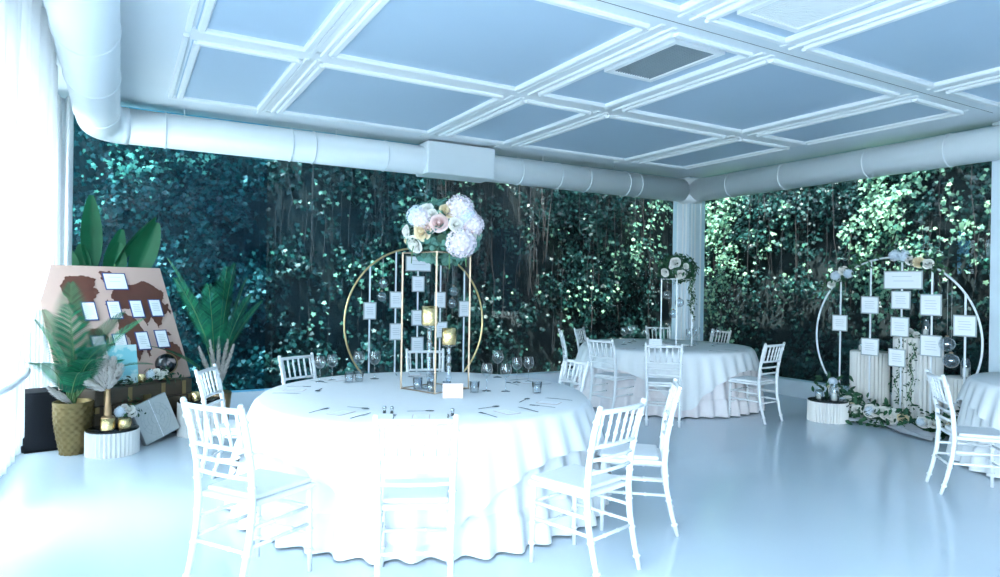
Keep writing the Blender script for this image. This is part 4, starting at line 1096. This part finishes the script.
for az, L, ri, dr, l in ((200, .85, 84, 30, .25), (95, 1.15, 86, 18, .27), (300, .90, 72, 60, .25), (20, 1.0, 74, 45, .26), (345, .80, 62, 70, .24), (245, .75, 70, 66, .24), (130, .95, 82, 34, .25), (265, 1.05, 84, 40, .27), (50, .7, 60, 60, .22), (280, .7, 58, 55, .24), (320, 1.02, 78, 40, .25), (285, .85, 64, 60, .25)):
    frond(ep, (rnd.uniform(-.03, .03), rnd.uniform(-.03, .03), .46), R(az), L, R(ri), R(dr), 48, .0115, l)
# white pampas plumes in and beside the pot
def plume(parent, p0, p1, w, n, seed, name='plume'):
    rs = random.Random(seed); p0, p1 = Vector(p0), Vector(p1); ax = (p1 - p0); L = ax.length; ax.normalize(); m = MB()
    u = ax.orthogonal().normalized(); v = ax.cross(u)
    for i in range(n):
        t = rs.random() ** .9; c = p0.lerp(p1, .12 + .8 * t); a = rs.random() * 2 * PI
        o = (u * math.cos(a) + v * math.sin(a)); r = w * math.sin(PI * (.12 + .80 * t)) ** .7 * rs.uniform(.4, 1)
        d = (ax * 1.0 + o * .75).normalized(); tip = c + o * r + ax * r * 1.7 + Vector((0, 0, -.25 * r)); s = d.cross(o).normalized() * .004
        mid = (c + tip) / 2 + o * r * .25
        m.add([c - s, c + s, mid + s * 1.3, tip, mid - s * 1.3], [(0, 1, 2, 4), (4, 2, 3)])
    m.tube([p0, p0.lerp(p1, .6)], .003, 5)
    return m.build(name, M['pampas'], parent)
plume(ep, (-.02, -.08, .46), (-.20, -.14, .66), .035, 500, 1)
plume(ep, (.0, -.08, .47), (-.12, -.12, .60), .03, 400, 2)
# bronze vase with pampas
ev = empty('bronze_vase', (-.09, 7.10, .236), 0, 'slim bronze bottle vase on a gold base holding pampas grass', 'vase')
MB().lathe([(.052, .0), (.055, .01), (.055, .12), (.05, .125), (.03, .13), (.034, .16), (.024, .26), (.018, .34), (.024, .375)], n=24).build('bottle', M['vase'], ev)
MB().lathe([(.060, .004), (.062, .11), (.058, .11)], n=28, cap=False).build('sleeve', M['goldlight'], ev)
epm = empty('pampas_bunch', (-.09, 7.10, .615), 0, 'bunch of fluffy pale pampas grass in the bronze vase', 'dried grass')
for i, (dx, dz) in enumerate(((-.17, .20), (-.10, .30), (-.03, .33), (.05, .31), (.12, .24), (-.20, .08), (.02, .22))):
    plume(epm, (0, 0, -.03), (cright.x * dx, cright.y * dx - .02 * i + .06, dz), .055, 520, 10 + i)
p = (.045, 7.09); gold_cup(p[0], p[1], .236, .055, .10, 'round gold cup on the low drum beside the bronze vase', 'gold candle cups on the left display')
posy('flower_posy', .06, 7.17, .337, 'little posy of white roses behind the gold cup on the low drum', [('hydb', (-.05, -.03, .05), .7), ('white', (.03, -.03, .06), .9), ('white', (.05, .0, .02), .8), ('white', (-.02, -.04, .09), .7)], (.09, .06, .10), 80, M['dkgreen'], 75, .05)
gold_cup(.70, 7.66, .361, .05, .09, 'small gold candle cup on the pedestal behind the far left chair', 'gold candle cups on the left display')
# black box
es = empty('speaker_box', (-.63, 7.66, 0), R(8), 'black speaker box standing between the curtain and the gold pot', 'speaker')
MB().box(-.17, -.17, .01, .17, .17, .56).build('cabinet', M['black'], es, bevel=.01)
MB().box(-.15, -.178, .03, .15, -.171, .54).build('front_grille', M['blackgrille'], es, bevel=.003)
MB().box(-.15, -.15, 0, .15, .15, .01).build('base', M['black'], es)
# bird of paradise behind the board
eo = empty('bird_of_paradise', (-.36, 8.59, 0), 0, 'large dark bird of paradise plant with paddle leaves behind the map board', 'plant')
MB().lathe([(.09, 0), (.12, .04), (.14, .30), (.13, .30), (.12, .26), (0, .26)], n=24).build('pot', M['black'], eo)
def paddle(p0, p1, tip, w, twist, label=None):
    p0, p1, tip = Vector(p0), Vector(p1), Vector(tip)
    e = MB().tube([p0, p0.lerp(p1, .5) + Vector((0, 0, .02)), p1], [.016, .012, .008], 6)
    ax = tip - p1; side = ax.cross(Vector((math.sin(twist), -math.cos(twist), .1))).normalized(); nn = side.cross(ax).normalized()
    def f(u, v):
        s = (u - .5) * 2; ww = w * (math.sin(PI * min(1, v * .92 + .04)) ** .65) * (1 - .25 * v)
        return p1 + ax * v + side * s * ww + nn * (abs(s) * ww * .45 - .10 * math.sin(v * PI) * ax.length * .4)
    o = MB().grid(f, 8, 18).build('leaf', M['banana'], eo)
    e.build('stalk', M['palmr'], o)
paddle((0, 0, .28), (.08, .06, 1.72), (.06, .08, 2.56), .12, .1)
paddle((0, 0, .28), (-.08, .06, 1.60), (-.26, .02, 2.06), .15, -.3)
paddle((.02, 0, .28), (.30, .12, 1.80), (.70, .10, 2.36), .09, 1.0)
paddle((.02, 0, .28), (.48, .14, 1.62), (.72, .14, 2.30), .15, .1)
paddle((0, 0, .28), (.22, .12, 1.60), (.36, .12, 2.20), .12, .4)
paddle((0, 0, .28), (.02, .10, 1.55), (-.02, .08, 2.02), .13, -.6)
paddle((0, 0, .28), (.26, .13, 1.55), (.34, .12, 2.05), .13, .2)
# right palm with pampas
er = empty('potted_palm', (.96, 8.14, 0), 0, 'broad feather palm at the right of the map board with pale plumes', 'potted plant')
MB().lathe([(.11, 0), (.13, .03), (.16, .36), (.15, .37), (.13, .34), (0, .33)], n=28).build('pot', M['vase'], er)
MB().lathe([(.135, .335), (0, .345)], n=20).build('soil', M['soil'], er)
for az, L, ri, dr, l in ((185, 1.62, 84, 26, .25), (215, 1.45, 80, 30, .24), (300, 1.45, 89, 10, .24), (345, 1.36, 86, 16, .24), (320, 1.22, 83, 26, .22), (200, 1.0, 62, 50, .22), (250, 1.30, 85, 22, .22), (320, 1.5, 88, 12, .24), (10, 1.2, 80, 34, .24)):
    frond(er, (rnd.uniform(-.04, .04), rnd.uniform(-.04, .04), .33), R(az), L, R(ri), R(dr), 52, .012, l * 1.12, t0=.40)
for i, (dx, dz) in enumerate(((-.22, .58), (-.10, .66), (0, .70), (.10, .66), (.17, .60))):
    plume(er, (0, -.05, .36), (dx, -.14, .36 + dz), .035, 420, 30 + i)

# ------------------------------------------------------------------ light
w = bpy.data.worlds.new('world'); scene.world = w; w.use_nodes = True
bg = w.node_tree.nodes['Background']; nt = w.node_tree
tc = nt.nodes.new('ShaderNodeTexCoord'); dp = nt.nodes.new('ShaderNodeVectorMath'); dp.operation = 'DOT_PRODUCT'
dp.inputs[1].default_value = Vector((-.80, -.36, .48)).normalized()
nt.links.new(tc.outputs['Generated'], dp.inputs[0])
mr = nt.nodes.new('ShaderNodeMapRange'); mr.interpolation_type = 'SMOOTHSTEP'
mr.inputs['From Min'].default_value = .25; mr.inputs['From Max'].default_value = 1.; mr.inputs['To Min'].default_value = .8; mr.inputs['To Max'].default_value = 17.
nt.links.new(dp.outputs['Value'], mr.inputs['Value']); nt.links.new(mr.outputs['Result'], bg.inputs['Strength'])
cm_ = nt.nodes.new('ShaderNodeMix'); cm_.data_type = 'RGBA'
cm_.inputs['A'].default_value = (.30, .64, 1.0, 1); cm_.inputs['B'].default_value = (.84, .93, 1.0, 1)
mc = nt.nodes.new('ShaderNodeMapRange'); mc.inputs['From Min'].default_value = .25; mc.inputs['From Max'].default_value = .75
nt.links.new(dp.outputs['Value'], mc.inputs['Value']); nt.links.new(mc.outputs['Result'], cm_.inputs['Factor']); nt.links.new(cm_.outputs['Result'], bg.inputs['Color'])   # bright hazy sky low in the west, dimmer and bluer overhead
sn = bpy.data.lights.new('sun', 'SUN'); sn.energy = 27; sn.angle = R(.6); sn.color = (1, .97, .88)
so = bpy.data.objects.new('sun', sn); col.objects.link(so)
sd = Vector((.45, .26, -1.0)).normalized()
so.rotation_euler = sd.to_track_quat('-Z', 'Y').to_euler(); so.location = (-6, -4, 14)

# ------------------------------------------------------------------ view
vs_ = scene.view_settings
vs_.view_transform = 'Standard'; vs_.look = 'None'; vs_.exposure = -.07; vs_.gamma = 1; vs_.use_curve_mapping = False
cyc = scene.cycles
cyc.use_denoising = True
cyc.max_bounces = 10; cyc.diffuse_bounces = 5; cyc.glossy_bounces = 4; cyc.transparent_max_bounces = 24; cyc.transmission_bounces = 6
cyc.caustics_reflective = False; cyc.caustics_refractive = False
cyc.sample_clamp_indirect = 6
